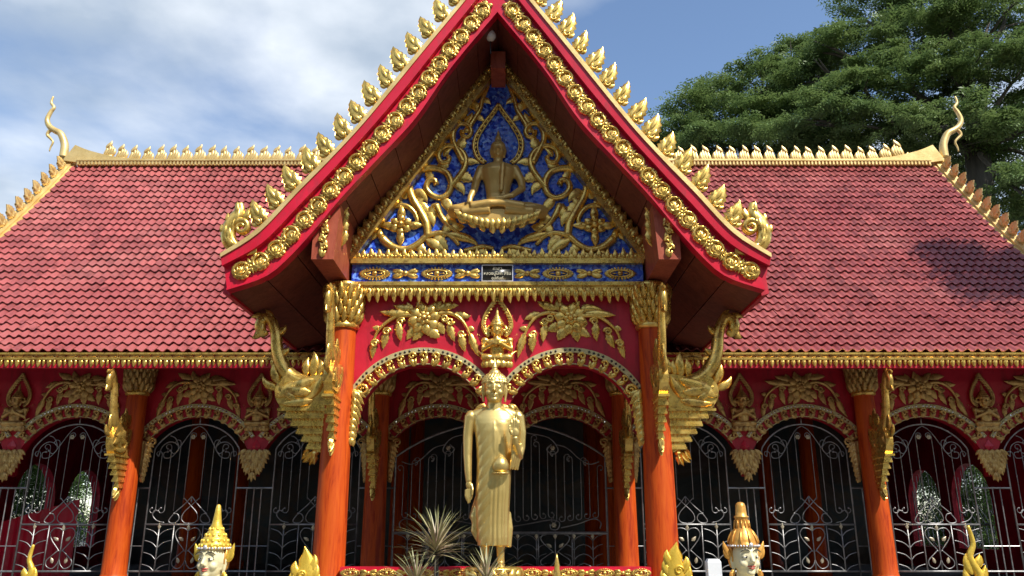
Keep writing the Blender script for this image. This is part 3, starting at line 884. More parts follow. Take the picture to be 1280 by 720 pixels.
# --- walls
CXS = [-9, -7, -5, -3, -1, 1, 3, 5, 7, 9]
HR, HZC, HRI = 1.16, .787, .955
def arch_wall(x0, x1, centers, ri, zc, ztop, y0, y1, step_=.04):
    mb = MB()
    xs = set(np.round(np.arange(x0, x1 + 1e-6, step_), 4).tolist() + [x0, x1])
    for c in centers:
        for d in (-ri, ri, -ri*.99, ri*.99, -ri*.96, ri*.96): xs.add(round(min(x1, max(x0, c + d)), 4))
    xs = sorted(xs)
    A = []; B = []
    for x in xs:
        d = min(abs(x - c) for c in centers)
        B.append((x, zc + sqrt(max(0, ri*ri - d*d)) if d < ri else zc)); A.append((x, ztop))
    mb.band(A, B, y0, y1)
    return mb
hw = arch_wall(-10, 10, CXS, HRI, HZC, 3.05, YW, YW+.18).build('arcade_wall', M_red, hall)
def arch_trim(parent, c, zc, R, ri, Y, dxl, dxr, kind):
    """mosaic rim and curl ornaments of one arch; spans c-dxl .. c+dxr"""
    a0, a1 = math.acos(min(1, dxr/R)), pi - math.acos(min(1, dxl/R))
    n = 30
    mb = MB()
    mb.band([(c + R*cos(a0+(a1-a0)*i/n), zc + R*sin(a0+(a1-a0)*i/n)) for i in range(n+1)],
            [(c + (R-.062)*cos(a0+(a1-a0)*i/n), zc + (R-.062)*sin(a0+(a1-a0)*i/n)) for i in range(n+1)], Y-.05, Y+.02)
    mb.band([(c + (ri+.008)*cos(a0+(a1-a0)*i/n), zc + (ri+.008)*sin(a0+(a1-a0)*i/n)) for i in range(n+1)],
            [(c + (ri-.004)*cos(a0+(a1-a0)*i/n), zc + (ri-.004)*sin(a0+(a1-a0)*i/n)) for i in range(n+1)], Y-.02, Y+.02)
    tr = mb.build('arch_moulding', M_cream, parent)
    mb = MB(); m = int((a1-a0)*R/.062)
    for i in range(m):
        a = a0 + (a1-a0)*(i+.5)/m
        if i % 5 == 4: continue
        x, z = c + (R-.031)*cos(a), zc + (R-.031)*sin(a)
        q = .019
        mb.add([(x + q*cos(a+pi*j/2), Y-.055, z + q*sin(a+pi*j/2)) for j in range(4)] + [(x, Y-.064, z)], [(0,1,4),(1,2,4),(2,3,4),(3,0,4)])
    mb.build('mosaic_stud', M_mirror if kind == 'olive' else M_black, tr, kind='stuff')
    m = max(6, int((a1-a0)*R/.165))
    rm = (R - .062 + ri) / 2
    for i in range(m):
        a = a0 + (a1-a0)*(i+.5)/m
        s = 1 if a > pi/2 else -1
        link('curl_ornament', T_curl if kind == 'gold' else T_curlo, tr, RP(c + rm*cos(a), zc + rm*sin(a), Y-.005, a - pi/2 + random.uniform(-.08,.08), .162*random.uniform(.94,1.06), s, 1.2))
    return tr
for c in CXS:
    arch_trim(hw, c, HZC, HR, HRI, YW, .97, .97, 'olive')
    spray(hw, c, Z(484, YW), YW - .005, 'olive', 1 if c > 0 else -1)
T_diamond = MB()
T_diamond.add([(0,0,.11),(-.08,0,0),(0,0,-.11),(.08,0,0),(0,-.03,0)], [(0,1,4),(1,2,4),(2,3,4),(3,0,4)])
T_diamond = T_diamond.mesh('diamond', M_redboard, False)
for x in (-8, -4, 0, 4, 8):
    deva(hw, x, 1.50, YW - .03, 'olive')
    link('diamond', T_diamond, hw, RP(x, 1.26, YW - .012))
    link('leaf_pendant', T_pendo, hw, RP(x, 1.16, YW - .03, 0, .86, 1.0))
COLX = [-10, -5.97, -1.98, 1.98, 5.97, 10]
for x in COLX:
    for s in (-1, 1):
        if abs(x) < 9.9 or s * x < 0:
            link('corbel_leaf', T_corbo, hw, RP(x + s*.19, 1.30, YW - .03, 0, 1.0, s))
SIDEW = [(16.75, 18.25), (18.75, 20.25)]
for s in (-1, 1):
    mb = MB(); xa, xb = s*10 - .1, s*10 + .1
    ys = [YW+.18] + [q for w in SIDEW for q in w] + [21.3]
    for a, b in zip(ys[::2], ys[1::2]): mb.box(xa, xb, a, b, -.9, 3.0)
    for a, b in SIDEW:
        mb.box(xa, xb, a, b, -.9, -.45)
        c, r = (a+b)/2, (b-a)/2
        for i in range(12):
            q0, q1 = -cos(pi*i/12)*r, -cos(pi*(i+1)/12)*r
            z0, z1 = .55 + r*sin(pi*i/12), .55 + r*sin(pi*(i+1)/12)
            mb.add([(xa,c+q0,z0),(xa,c+q1,z1),(xa,c+q1,3.0),(xa,c+q0,3.0),(xb,c+q0,z0),(xb,c+q1,z1),(xb,c+q1,3.0),(xb,c+q0,3.0)],
                   [(0,1,2,3),(7,6,5,4),(0,4,5,1)])
    mb.build('end_wall', M_red, hall)
for s in (-1, 1):
    V = []; Ys = np.linspace(EY+.3, 2*RYY-EY-.3, 30)
    for Y in Ys:
        zz = roofz(Y if Y <= RYY else 2*RYY - Y) - .1
        V += [(s*9.9, Y, 2.9), (s*9.9, Y, max(2.92, zz))]
    mb = MB(); mb.add(V, [(2*i, 2*i+2, 2*i+3, 2*i+1) for i in range(29)])
    mb.build('gable_wall', M_red, hall)
mb = MB(); mb.box(-10.05, 10.05, 21.3, 21.5, -.9, 3.3); mb.build('rear_wall', M_mural, hall)
mb = MB(); mb.box(-9.9, 9.9, YW+.18, 21.3, 3.0, 3.06); mb.build('ceiling', M_dark, hall)

# --- columns
T_capleaf = t_leaf(1, .5, 0, .16, ser=.2, n=8)
T_capleafo = t_leaf(1, .5, 0, .16, ser=.2, n=8, mat=M_olive)
def column(parent, x, y, z0, z1, r0, r1, capz, cap_r, leafm):
    mb = MB()
    prof = [(r0*1.25, z0), (r0*1.25, z0+.12), (r0*1.08, z0+.16)] + [(r0 + (r1-r0)*t, z0 + .2 + (z1-z0-.2)*t) for t in np.linspace(0, 1, 12)]
    mb.lathe(prof, (x, y, 0), 28)
    col = mb.build('column', M_column, parent, smooth_=True)
    if capz:
        mb = MB()
        h = z1 - capz
        mb.lathe([(r1*1.0, -.07), (r1*1.22, -.06), (r1*1.30, -.03), (r1*1.22, .0), (r1*1.06, .03), (r1*1.10, h*.5), (cap_r*.8, h*.92), (cap_r*.85, h)], (x, y, capz), 20)
        cp = mb.build('capital', M_gold, col, smooth_=True)
        for ring, (nl, L, rr, zz) in enumerate(((14, .20, r1*1.10, .0), (14, .20, r1*1.14, .10), (14, .20, r1*1.18, .20), (14, .22, r1*1.24, .30))):
            if zz + L > h + .1: continue
            for k in range(nl):
                a = 2*pi*(k + .5*ring)/nl
                if sin(a) > .55: continue
                M = Matrix.Translation((x + rr*cos(a), y + rr*sin(a), capz + zz)) @ Matrix.Rotation(a + pi/2, 4, 'Z') @ Matrix.Rotation(.30, 4, 'X')
                link('leaf', leafm, cp, M @ Matrix.Diagonal((L*.8, L*1.6, L, 1)))
    return col
for x in COLX:
    column(hall, x, 13.12, -.9, 2.75, .185, .15, 2.12, .24, T_capleafo)
    if abs(x) < 9.9: bracket(hall, x, 13.12, -.33, -pi/2, .92, .66)
for x in (-6, -2, 2, 6):
    for y in (16.0, 18.8):
        mb = MB(); mb.lathe([(.22,-.9),(.22,-.75),(.17,-.7),(.15,3.0)], (x, y, 0), 16)
        mb.build('column', M_column, hall, smooth_=True)

# --- iron grilles
def jbar(z0, z1, top, bot, r=.0068):
    """upright with curled ends; top, bot = curl direction (-1, 0, 1)"""
    mb = MB(); pts = []
    R = .055
    low = []
    if bot:
        for i in range(9):
            a = pi*1.45*(1 - i/8)
            rr = R*(1 - .45*(1 - i/8))
            low.append((bot*(R - rr*cos(a)), z0 + R - rr*sin(a)))
    hi = []
    if top:
        for i in range(9):
            a = pi*1.45*i/8
            rr = R*(1 - .45*i/8)
            hi.append((top*(R - rr*cos(a)), z1 - R + rr*sin(a)))
    if not low: low = [(0, z0)]
    if not hi: hi = [(0, z1)]
    pts = low + [(0, (low[-1][1] + hi[0][1])/2)] + hi
    mb.tube([(p[0], 0, p[1]) for p in pts], r, 6)
    for q, on in ((low[0], bot), (hi[-1], top)):
        if on: mb.ball((q[0], 0, q[1]), .017, 6, 5)
    mb.ball((0, 0, (low[-1][1]*.4 + hi[0][1]*.6)), .013, 6, 4)
    return mb.mesh('bar', M_iron)
GF = .70       # half width of the arched panel
GT, GS, GM, GB = 1.63, 1.22, .03, -.68
def gz(x):     # arch line of a panel
    R = (GF*GF + (GT-GS)**2) / (2*(GT-GS)); return GT - R + sqrt(R*R - x*x)
mb = MB()
arc = [(GF*cos(pi*i/20), 0, gz(GF*cos(pi*i/20))) for i in range(21)]
mb.tube([(GF,0,-.9)] + [(GF,0,GS-.02)] + arc[1:-1] + [(-GF,0,GS-.02), (-GF,0,-.9)], .0145, 8)
for z_, r_ in ((GM,.015), (GB,.015)): mb.tube([(-GF,0,z_),(GF,0,z_)], r_, 8)
mb.tube([(0,0,GT),(0,0,GT+.13)], .012, 6)
T_gframe = mb.mesh('frame', M_iron)
BARS = []
for i, xx in enumerate((-.565, -.42, -.275, -.13, .13, .275, .42, .565)):
    s = 1 if xx > 0 else -1
    top = gz(xx) - (.20 if abs(xx) > .2 else .12)
    bot = .20 if abs(xx) > .4 else (.24 if abs(xx) > .2 else .42)
    BARS.append((xx, jbar(bot, top, s if abs(xx) > .2 else -s, s if abs(xx) > .4 else 0)))
mb = MB()
for s in (-1, 1):
    mb.stem([(s*.0,.47), (s*.12,.33), (s*.24,.22), (s*.33,.10), (s*.30,.055), (s*.22,.06), (s*.17,.12), (s*.20,.19), (s*.26,.20)], .0085, .0085, n=6)
    mb.stem([(s*.13,.45), (s*.02,.34), (s*-.10,.22), (s*-.13,.12), (s*-.08,.06), (s*.0,.05)], .0075, .0075, n=6)
    mb.stem([(s*.40,.06), (s*.52,.09), (s*.60,.17), (s*.58,.25), (s*.52,.24)], .008, .008, n=6)
    mb.ball((s*.26,0,.20), .018, 6, 5); mb.ball((s*.52,0,.24), .018, 6, 5)
mb.ball((0,0,.40), .018, 6, 5); mb.tube([(0,0,.47),(0,0,.36)], .008, 5)
T_gcross = mb.mesh('cross_scroll', M_iron)
mb = MB()
for s in (-1, 1):
    cx, cz = s*.40, 1.22
    mb.stem([(s*.62,1.10), (s*.58,1.26), (s*.46,1.34), (s*.34,1.30), (s*.31,1.21), (s*.38,1.15), (s*.44,1.20)], .0085, .008, n=6)
    mb.stem([(s*.0,1.60), (s*.10,1.54), (s*.20,1.40), (s*.29,1.25), (s*.40,1.10), (s*.52,1.08), (s*.54,1.16), (s*.48,1.18)], .008, .0075, n=6)
    mb.stem([(s*.30,1.26), (s*.38,1.40), (s*.47,1.44)], .008, .0075, n=6)
    mb.ball((s*.44,0,1.20), .02, 6, 5); mb.ball((s*.48,0,1.18), .02, 6, 5)
T_gtop = mb.mesh('top_scroll', M_iron)
def rosette():
    mb = MB()
    for k in range(6): mb.leaf((0,0), 2*pi*k/6, .045, .04, 0, h=.012, n=3)
    mb.ball((0,-.01,0), .014, 6, 5); return mb.mesh('rosette', M_ironleaf)
T_ros = rosette()
mb = MB()
mb.tube([(0,0,GM),(0,0,GB)], .012, 6)
for zz in (-.02, -.20, -.38, -.56):
    for s in (-1, 1):
        mb.stem([(0, zz-.13), (s*.08, zz-.055), (s*.18, zz-.02), (s*.21, zz-.015)], .0085, .0065, n=6)
T_fern = mb.mesh('fern_bar', M_iron)
mb = MB()
mb.tube([(0,0,GM),(0,0,GB)], .010, 6)
for s in (-1, 1):
    mb.stem([(0,-.07), (s*.06,-.03), (s*.15,-.03), (s*.20,-.11), (s*.16,-.21), (s*.06,-.33), (s*.02,-.38)], .0085, .008, n=6)
    mb.stem([(s*.03,-.36), (s*.12,-.44), (s*.20,-.52), (s*.19,-.60), (s*.10,-.64), (s*.03,-.58), (s*.0,-.50)], .0085, .008, n=6)
    mb.tube([(s*.235,0,GM),(s*.235,0,GB)], .011, 6)
T_heart = mb.mesh('heart_scroll', M_iron)
mb = MB()
mb.add([(0,-.012,.06),(-.03,0,0),(0,-.012,-.05),(.03,0,0),(0,-.026,0)], [(0,1,4),(1,2,4),(2,3,4),(3,0,4)])
mb.add([(0,.012,.06),(-.03,0,0),(0,.012,-.05),(.03,0,0),(0,.026,0)], [(1,0,4),(2,1,4),(3,2,4),(0,3,4)])
T_bud = mb.mesh('bud', M_ironleaf)
mb = MB(); two(mb, (0,0), pi/2, .10, .055, .4, h=.012, n=4); T_il = mb.mesh('leaf', M_ironleaf)
def grille(parent, cx, Y):
    T = Matrix.Translation((cx, Y, 0))
    gr = link('window_grille', T_gframe, parent, T)
    for xx, me in BARS: link('bar', me, gr, Matrix.Translation((cx+xx, Y, 0)))
    link('cross_scroll', T_gcross, gr, T); link('top_scroll', T_gtop, gr, T); link('heart_scroll', T_heart, gr, T)
    for s in (-1, 1):
        link('rosette', T_ros, gr, Matrix.Translation((cx + s*.085, Y-.01, 1.42)))
        link('fern_bar', T_fern, gr, Matrix.Translation((cx + s*.47, Y, 0)))
        link('bud', T_bud, gr, Matrix.Translation((cx + s*.47, Y, GM-.03)))
        link('leaf', T_il, gr, Matrix.Translation((cx + s*.06, Y, -.22)) @ Matrix.Rotation(s*.9, 4, 'Y'))
        link('leaf', T_il, gr, Matrix.Translation((cx + s*.10, Y, -.56)) @ Matrix.Rotation(s*.3, 4, 'Y'))
    link('bud', T_bud, gr, Matrix.Translation((cx, Y, GM-.05)))
    return gr
for c in CXS:
    if abs(c) > 1.5: grille(hall, c, YW + .10)
for c in (-8, -6, -4, -2, 2, 4, 6, 8):       # narrow straight panels between the arches
    mb = MB()
    mb.tube([(c-.30,0,.60),(c+.30,0,.60)], .016, 8)
    for xx in (-.12, .0, .12) : mb.tube([(c+xx,0,.60),(c+xx,0,-.9)], .010, 6)
    mb.tube([(c-.30,0,-.30),(c+.30,0,-.30)], .008, 6); mb.tube([(c-.30,0,GB),(c+.30,0,GB)], .015, 8)
    mb.build('side_panel', M_iron, hall, Matrix.Translation((0, YW+.10, 0)))
def side_grille(x, c):
    T = Matrix.Translation((x, c, 0)) @ Matrix.Rotation(pi/2, 4, 'Z')
    gr = link('window_grille', T_gframe, hall, T)
    for xx, me in BARS: link('bar', me, gr, T @ Matrix.Translation((xx, 0, 0)))
    link('cross_scroll', T_gcross, gr, T); link('heart_scroll', T_heart, gr, T)
    for s in (-1, 1): link('fern_bar', T_fern, gr, T @ Matrix.Translation((s*.47, 0, 0)))
for s in (-1, 1):
    for a, b in SIDEW: side_grille(s*10, (a+b)/2)
# the wide gate of the middle bay
def gz2(x): R = (1.72**2 + .56**2)/(2*.56); return 1.66 - R + sqrt(R*R - x*x)
mb = MB()
ar = [(1.72*cos(pi*i/28), 0, gz2(1.72*cos(pi*i/28))) for i in range(29)]
mb.tube([(1.72,0,-.9)] + ar + [(-1.72,0,-.9)], .019, 8)
mb.tube([(-1.72,0,-.10),(1.72,0,-.10)], .024, 8); mb.tube([(-1.72,0,-.68),(1.72,0,-.68)], .020, 8); mb.tube([(0,0,1.65),(0,0,-.9)], .02, 8)
MG = Matrix.Translation((0, YW+.10, 0))
gate = mb.build('gate', M_iron, hall, MG)
n = 12
for s in (-1, 1):
    mb = MB()
    mb.stem([(s*.1,gz2(.1)-.10), (s*.45,gz2(.45)-.14), (s*.80,gz2(.8)-.14), (s*.95,1.22), (s*.86,1.14), (s*.76,1.22), (s*.84,1.30)], .010, .009, n=6)
    mb.build('gate_scroll', M_iron, gate, MG); mb = MB()
    mb.stem([(s*.90,1.30), (s*1.10,1.24), (s*1.28,1.08), (s*1.45,.98), (s*1.62,1.02)], .010, .009, n=6)
    mb.build('gate_scroll', M_iron, gate, MG); mb = MB()
    mb.stem([(s*.08,-.02), (s*.45,.04), (s*.80,.10), (s*.95,.06), (s*.92,-.04), (s*.82,-.04), (s*.80,.04)], .010, .009, n=6)
    mb.build('gate_scroll', M_iron, gate, MG); mb = MB()
    mb.stem([(s*.98,-.02), (s*1.25,.04), (s*1.50,.12), (s*1.62,.06), (s*1.60,-.03)], .010, .009, n=6)
    mb.build('gate_scroll', M_iron, gate, MG)
    link('rosette', T_ros, gate, MG @ Matrix.Translation((s*.86,-.01,1.24))); link('rosette', T_ros, gate, MG @ Matrix.Translation((s*.86,-.01,.02)))
    for i in range(n):
        xx = .10 + i*.135
        top = gz2(xx) - (.16 if xx < .6 else .22 + .10*sin(pi*min(1,max(0,(xx-.6)/.8))))
        bot = .02 + .09*((i % 6)/6.0) + .03
        link('bar', jbar(bot, top, s*(1 if i % 2 else -1)*1, s*(1 if i < 6 else -1)), gate, MG @ Matrix.Translation((s*xx, 0, 0)))
    for i, xx in enumerate((.28, .58, 1.18, 1.48)):
        link('fern_bar', T_fern, gate, MG @ Matrix.Translation((s*xx, 0, -.10)) @ Matrix.Diagonal((.75,1,.80,1)))
        link('bud', T_bud, gate, MG @ Matrix.Translation((s*xx, 0, -.15)))
    link('heart_scroll', T_heart, gate, MG @ Matrix.Translation((s*.88, 0, -.09)) @ Matrix.Diagonal((1.15,1,.82,1)))
    link('bud', T_bud, gate, MG @ Matrix.Translation((s*.88, 0, -.15)))
    for q in (-1, 1): link('leaf', T_il, gate, MG @ Matrix.Translation((s*.88 + q*.06, 0, -.32)) @ Matrix.Rotation(q*.9, 4, 'Y'))
# ================================================================== ENTRANCE PORCH
YP = 10.05
porch = thing('entrance_porch', (0, 10.05, -.9), 'gabled entrance porch with blue mosaic pediment, gilded bargeboards and twin arches on orange columns', 'porch')
PCX = 1.98
for s in (-1, 1):
    column(porch, s*PCX, YP-.05, -.9, 3.02, .195, .16, Z(404, 9.9), .25, T_capleaf)
    bracket(porch, s*PCX, YP-.05, 0, pi if s < 0 else 0, 1.0)
    bracket(porch, s*PCX, YP-.05, .10, -pi/2, .85, .62)

# --- arch wall between the columns
PR, PZC, PRI = 1.04, 1.15, .835
pw = arch_wall(-1.86, 1.86, [-.93, .93], PRI, PZC, 3.02, YP, YP+.2).build('arch_wall', M_red, porch)
for s in (-1, 1):
    arch_trim(pw, s*.93, PZC, PR, PRI, YP, .91, .91, 'gold')
    spray(pw, s*.945, Z(399, YP), YP-.005, 'gold', -s)
    link('corbel_leaf', T_corb, pw, RP(s*1.79, 1.62, YP-.03, 0, 1.08, -s))
link('leaf_pendant', T_pend, pw, RP(0, 1.42, YP-.03, 0, .9))
deva(pw, 0, 1.93, YP-.03, 'gold')

# --- lintel: blue strip, gold mouldings, leaf rows, ornaments
mb = MB(); mb.box(-1.90, 1.90, YP-.10, YP+.16, 3.03, 3.30)
lin = mb.build('lintel', M_blue, porch)
mb = MB()
mb.box(-1.91, 1.91, YP-.17, YP-.02, 3.285, 3.335); mb.box(-1.91, 1.91, YP-.15, YP-.02, 3.335, 3.36)
mb.box(-1.91, 1.91, YP-.17, YP-.02, 2.985, 3.035); mb.box(-1.91, 1.91, YP-.14, YP-.02, 2.955, 2.985)
mb.build('gold_moulding', M_gold, lin)
mb = MB()
mb.leaf((0,0), pi/2, 1.0, .55, .25, h=.2, n=6, ser=.12); mb.leaf((-.22,0), pi/2+.35, .6, .34, -.4, h=.16, n=4); mb.leaf((.22,0), pi/2-.35, .6, .34, .4, h=.16, n=4)
mb.ball((0,-.2,.2), (.13,.12,.13), 6, 5)
T_fringe = mb.mesh('fringe_leaf', M_gold)
n = 36
for i in range(n):
    x = -1.87 + 3.74*i/(n-1)
    link('fringe_leaf', T_fringe, lin, Matrix.Translation((x, YP-.12, 3.355)) @ Matrix.Diagonal((.145*random.choice((-1,1)), .12, .145*random.uniform(.9,1.1), 1)))
    link('fringe_leaf', T_fringe, lin, Matrix.Translation((x, YP-.13, 2.965)) @ Matrix.Rotation(pi, 4, 'Y') @ Matrix.Diagonal((.15, .15, .205*random.uniform(.93,1.07), 1)))
for i, u in enumerate((-1.60, -1.20, -.79, -.39, .39, .79, 1.20, 1.60)):
    lz = i in (0, 2, 5, 7)
    link('lozenge_ornament' if lz else 'cross_ornament', T_lozenge if lz else T_cross, lin, RP(u, 3.16, YP-.105, 0, .44 if lz else .44))
# name plaque
pl = MB(); pl.box(-.20, .20, YP-.125, YP-.103, 3.055, 3.262)
plaque = tag(link('name_plaque', pl.mesh('name_plaque', M_plaque)), 'small black name plaque with cream lettering in the middle of the blue lintel', 'sign')
mb = MB()
for (x0,x1,z0,z1) in ((-.205,.205,3.262,3.274),(-.205,.205,3.043,3.055),(-.205,-.193,3.055,3.262),(.193,.205,3.055,3.262)):
    mb.box(x0,x1,YP-.14,YP-.103,z0,z1)
mb.build('frame', M_pearl, plaque)
for txt, zz, sz in (('ศาลา', 3.205, .062), ('หลวงปู่โลก สิริน', 3.137, .058), ('อุปถัมภ์', 3.075, .052)):
    cu = bpy.data.curves.new('lettering', 'FONT'); cu.body = txt; cu.size = sz; cu.align_x = 'CENTER'; cu.extrude = .002
    o = bpy.data.objects.new('tmp', cu); COL.objects.link(o)
    dg = bpy.context.evaluated_depsgraph_get(); dg.update()
    me = bpy.data.meshes.new_from_object(o.evaluated_get(dg)); bpy.data.objects.remove(o)
    me.materials.clear(); me.materials.append(M_letter)
    link('lettering', me, plaque, Matrix.Translation((0, YP-.128, zz)) @ Matrix.Rotation(pi/2, 4, 'X'))

# --- pediment
TA = 6.26
mb = MB(); mb.prism([(-1.93, 3.30), (1.93, 3.30), (0, TA)], YP, YP+.12)
ped = mb.build('pediment', M_blue, porch)
for s in (-1, 1):
    a, b = (s*1.95, 3.36), (0, TA+.02)
    dx, dz = b[0]-a[0], b[1]-a[1]; L = sqrt(dx*dx+dz*dz); dx /= L; dz /= L
    nx, nz = (dz, -dx) if s > 0 else (-dz, dx)
    mb = MB()
    mb.band([a, b], [(a[0]-nx*.06, a[1]-nz*.06), (b[0]-nx*.06, b[1]-nz*.06)], YP-.16, YP+.02)
    bd = mb.build('rake_moulding', M_gold, ped)
    m = 27
    for i in range(m):
        t = (i+.5)/m
        link('fringe_leaf', T_fringe, bd, RP(a[0]+dx*L*t + nx*.0, a[1]+dz*L*t, YP-.12, atan2(nz, nx) - pi/2 + s*.5, .20, s))
# scroll work (left half measured, mirrored)
VINES = [
 ([(478,299),(490,309),(507,313),(522,306),(532,297),(542,293),(555,292),(565,297),(574,307)], 3.6, 1.6),
 ([(475,284),(480,267),(492,259),(507,258),(517,265),(522,276),(519,283)], 2.6, 1.8),
 ([(474,289),(478,299)], 2.6, 3.0),
 ([(535,296),(533,280),(524,263),(515,247),(512,232),(517,221),(528,213),(542,211),(557,216),(564,229),(561,242),(552,248),(540,245),(533,236),(536,227),(543,226),(546,232)], 3.4, 2.4),
 ([(562,236),(572,224),(580,212),(582,199),(575,188),(562,183),(552,187),(548,196),(552,204),(560,203),(562,197)], 3.0, 2.0),
 ([(580,205),(570,186),(566,176),(567,165),(574,156),(584,157),(589,165),(585,172),(578,170),(577,164)], 2.8, 1.8),
 ([(587,159),(594,148),(600,138),(603,126),(609,112),(613,99)], 2.6, 1.2),
 ([(545,257),(552,272),(562,284),(574,292)], 3.0, 1.4),
 ([(580,315),(592,312),(604,309),(617,312)], 2.6, 2.0),
]
VLEAF = [  # base, tip, width in the same survey units
 ((474,291),(448,309),9), ((508,250),(507,236),9), ((500,258),(490,248),8), ((518,262),(526,252),8), ((482,262),(474,252),7),
 ((532,300),(548,314),9), ((545,293),(556,304),9), ((560,293),(584,304),8), ((520,304),(530,312),7),
 ((517,240),(529,247),9), ((522,252),(533,262),9), ((529,266),(539,276),9), ((514,226),(506,216),8), ((530,213),(524,202),9), ((548,211),(556,203),8),
 ((552,248),(560,262),9), ((547,255),(542,272),9), ((556,274),(566,276),9), ((563,284),(574,283),8), ((558,280),(556,292),8),
 ((575,217),(586,222),9), ((582,205),(592,203),8), ((573,187),(576,176),8), ((557,184),(550,176),8), ((548,192),(538,188),8), ((568,230),(577,238),8),
 ((567,172),(558,166),7), ((572,158),(568,148),8), ((582,157),(586,147),7), ((595,147),(602,150),6), ((598,140),(592,132),7), ((603,126),(610,128),6), ((606,118),(601,108),6), ((612,102),(617,88),8),
 ((540,227),(533,218),6), ((555,197),(561,190),5), ((580,165),(586,160),5), ((497,312),(488,318),7), ((510,314),(516,320),7),
 ((582,314),(590,322),8), ((600,309),(606,318),7), ((466,297),(458,290),7)]
PXM = .0108
for s in (-1, 1):
    mb = MB()
    for pts, r0, r1 in VINES:
        mb.stem([(s*(-P(u, v, YP)[0]), P(u, v, YP)[1]) for u, v in pts], r0*PXM*1.6, r1*PXM*1.6, y=YP-.02, n=8, sub=5)
    for (u, v, r) in ((545,230,3), (561,198,3), (579,167,3), (519,283,2.5)):
        p = P(u, v, YP); mb.ball((s*(-p[0]), YP-.045, p[1]), (r*PXM, .045, r*PXM), 8, 6)
    vine = mb.build('scroll_vine', M_gold, ped, smooth_=True)
    for i, (b, t, w) in enumerate(VLEAF):
        p, q = P(*b, YP), P(*t, YP)
        dx, dz = -s*(q[0]-p[0]), q[1]-p[1]; L = sqrt(dx*dx+dz*dz)
        cs = s if i % 2 else -s
        link('leaf', (T_leafs, T_leafc)[i % 2], vine, Matrix.Translation((-s*p[0], YP-.02-.01*(i % 2), p[1])) @ Matrix.Rotation(-(atan2(dz, dx)-pi/2 - cs*.25), 4, 'Y') @ Matrix.Diagonal((cs*w*PXM*1.55/.38, L*1.3, L*1.65, 1)))
    p = P(501.5, 283, YP)
    mb = MB()
    for k in range(6):
        a = 2*pi*k/6 + .5
        mb.leaf((.03*cos(a), .03*sin(a)), a, .13, .11, 0, h=.05, n=5, y=-.03, fat=1.2)
    for a in (0, pi, -pi/2, pi/2): mb.leaf((.08*cos(a), .08*sin(a)), a, .22, .12, 0, h=.05, n=5, y=-.015)
    mb.ball((0,-.06,0), (.05,.05,.05), 10, 6)
    link('flower', mb.mesh('flower', M_gold), ped, RP(-s*p[0], p[1], YP-.02))

# seated figure in relief
def seated():
    u = PXM
    mb = MB()
    def b(x, z, y, rx, ry, rz): mb.ball((x*u, y*u, z*u), (rx*u, ry*u, rz*u), 18, 11)
    # origin: centre of the lotus seat top; heights in survey units
    b(0, 14, -8, 34, 14, 9)
    for k in (-1, 1):
        mb.tube([(k*12*u, -6*u, 14*u), (k*36*u, -10*u, 13*u), (k*50*u, -14*u, 10*u), (k*38*u, -22*u, 7*u), (k*8*u, -26*u, 8*u)], [11*u, 10.5*u, 8.5*u, 7*u, 5.5*u], 14)
        mb.tube([(k*30*u, -26*u, 12*u), (k*10*u, -29*u, 15*u), (-k*14*u, -28*u, 16*u)], [5.5*u, 5*u, 3.5*u], 10)
    mb.lathe([(12*u, 12*u), (14*u, 22*u), (13.5*u, 34*u), (15.5*u, 46*u), (19*u, 58*u), (21*u, 66*u), (16*u, 73*u), (6*u, 77*u)], (0, -6*u, 0), 20, sy=.6)
    for k in (-1, 1): b(k*19.5, 67, -6, 6, 6, 6.5)
    mb.tube([(-20.5*u, -6*u, 66*u), (-25*u, -8*u, 52*u), (-27*u, -14*u, 38*u), (-31*u, -22*u, 25*u), (-32*u, -25*u, 16*u)], [5.6*u, 5*u, 4.4*u, 3.4*u, 3.2*u], 12)
    for k in range(4): mb.tube([((-34+2.2*k)*u, -25*u, 17*u), ((-34+2.2*k)*u, -26*u, 10*u), ((-34+2.2*k)*u, -24*u, 3*u)], [1.3*u, 1.2*u, .9*u], 6)
    mb.tube([(20.5*u, -6*u, 66*u), (27*u, -8*u, 52*u), (28*u, -12*u, 40*u), (16*u, -22*u, 27*u), (3*u, -25*u, 24*u)], [5.6*u, 5*u, 4.6*u, 3.6*u, 2.6*u], 12)
    b(0, 23, -24, 11, 5, 3)
    mb.tube([(6*u, -17*u, 72*u), (5*u, -19*u, 55*u), (4*u, -18.5*u, 34*u)], [2.6*u, 2.6*u, 2.8*u], 6)
    head(mb, (0, -8*u, 91*u), 20*u)
    mb.lathe([(4.5*u, 0), (3.8*u, 4*u), (2*u, 9*u), (.8*u, 16*u)], (0, -7*u, 104*u), 10)
    return grow(mb, .0125, 2, 'seated_figure', M_bronze)
SZ = Z(278, YP)
sb = link('seated_figure', seated(), ped, Matrix.Translation((0, YP, SZ - .02)) @ Matrix.Diagonal((1.08, 1.0, 1.05, 1)))
sb['label'] = 'gold seated meditating figure on a lotus seat'
mb = MB()
pts = smooth([(-.57,.05), (-.48,-.02), (-.28,-.09), (0,-.12), (.28,-.09), (.48,-.02), (.57,.05)], 5)
mb.band([(p[0], .06) for p in pts], pts, -.28, .05)
seat = mb.build('lotus_seat', M_bronze, ped, RP(0, SZ + .02, YP))
T_petal = t_leaf(1, .62, 0, .22, mat=M_gold, fat=1.15)
for i in range(15):
    t = (i - 7) / 7
    x = .57*t; zz = -.11*cos(t*pi/2)
    link('petal', T_petal, seat, RP(x, SZ + zz + .06, YP - .30 + .04*abs(t), pi - t*.9, .16))
    if i % 2 == 0: link('petal', T_petal, seat, RP(x*.92, SZ + zz - .01, YP - .28 + .04*abs(t), pi - t*.9, .15))
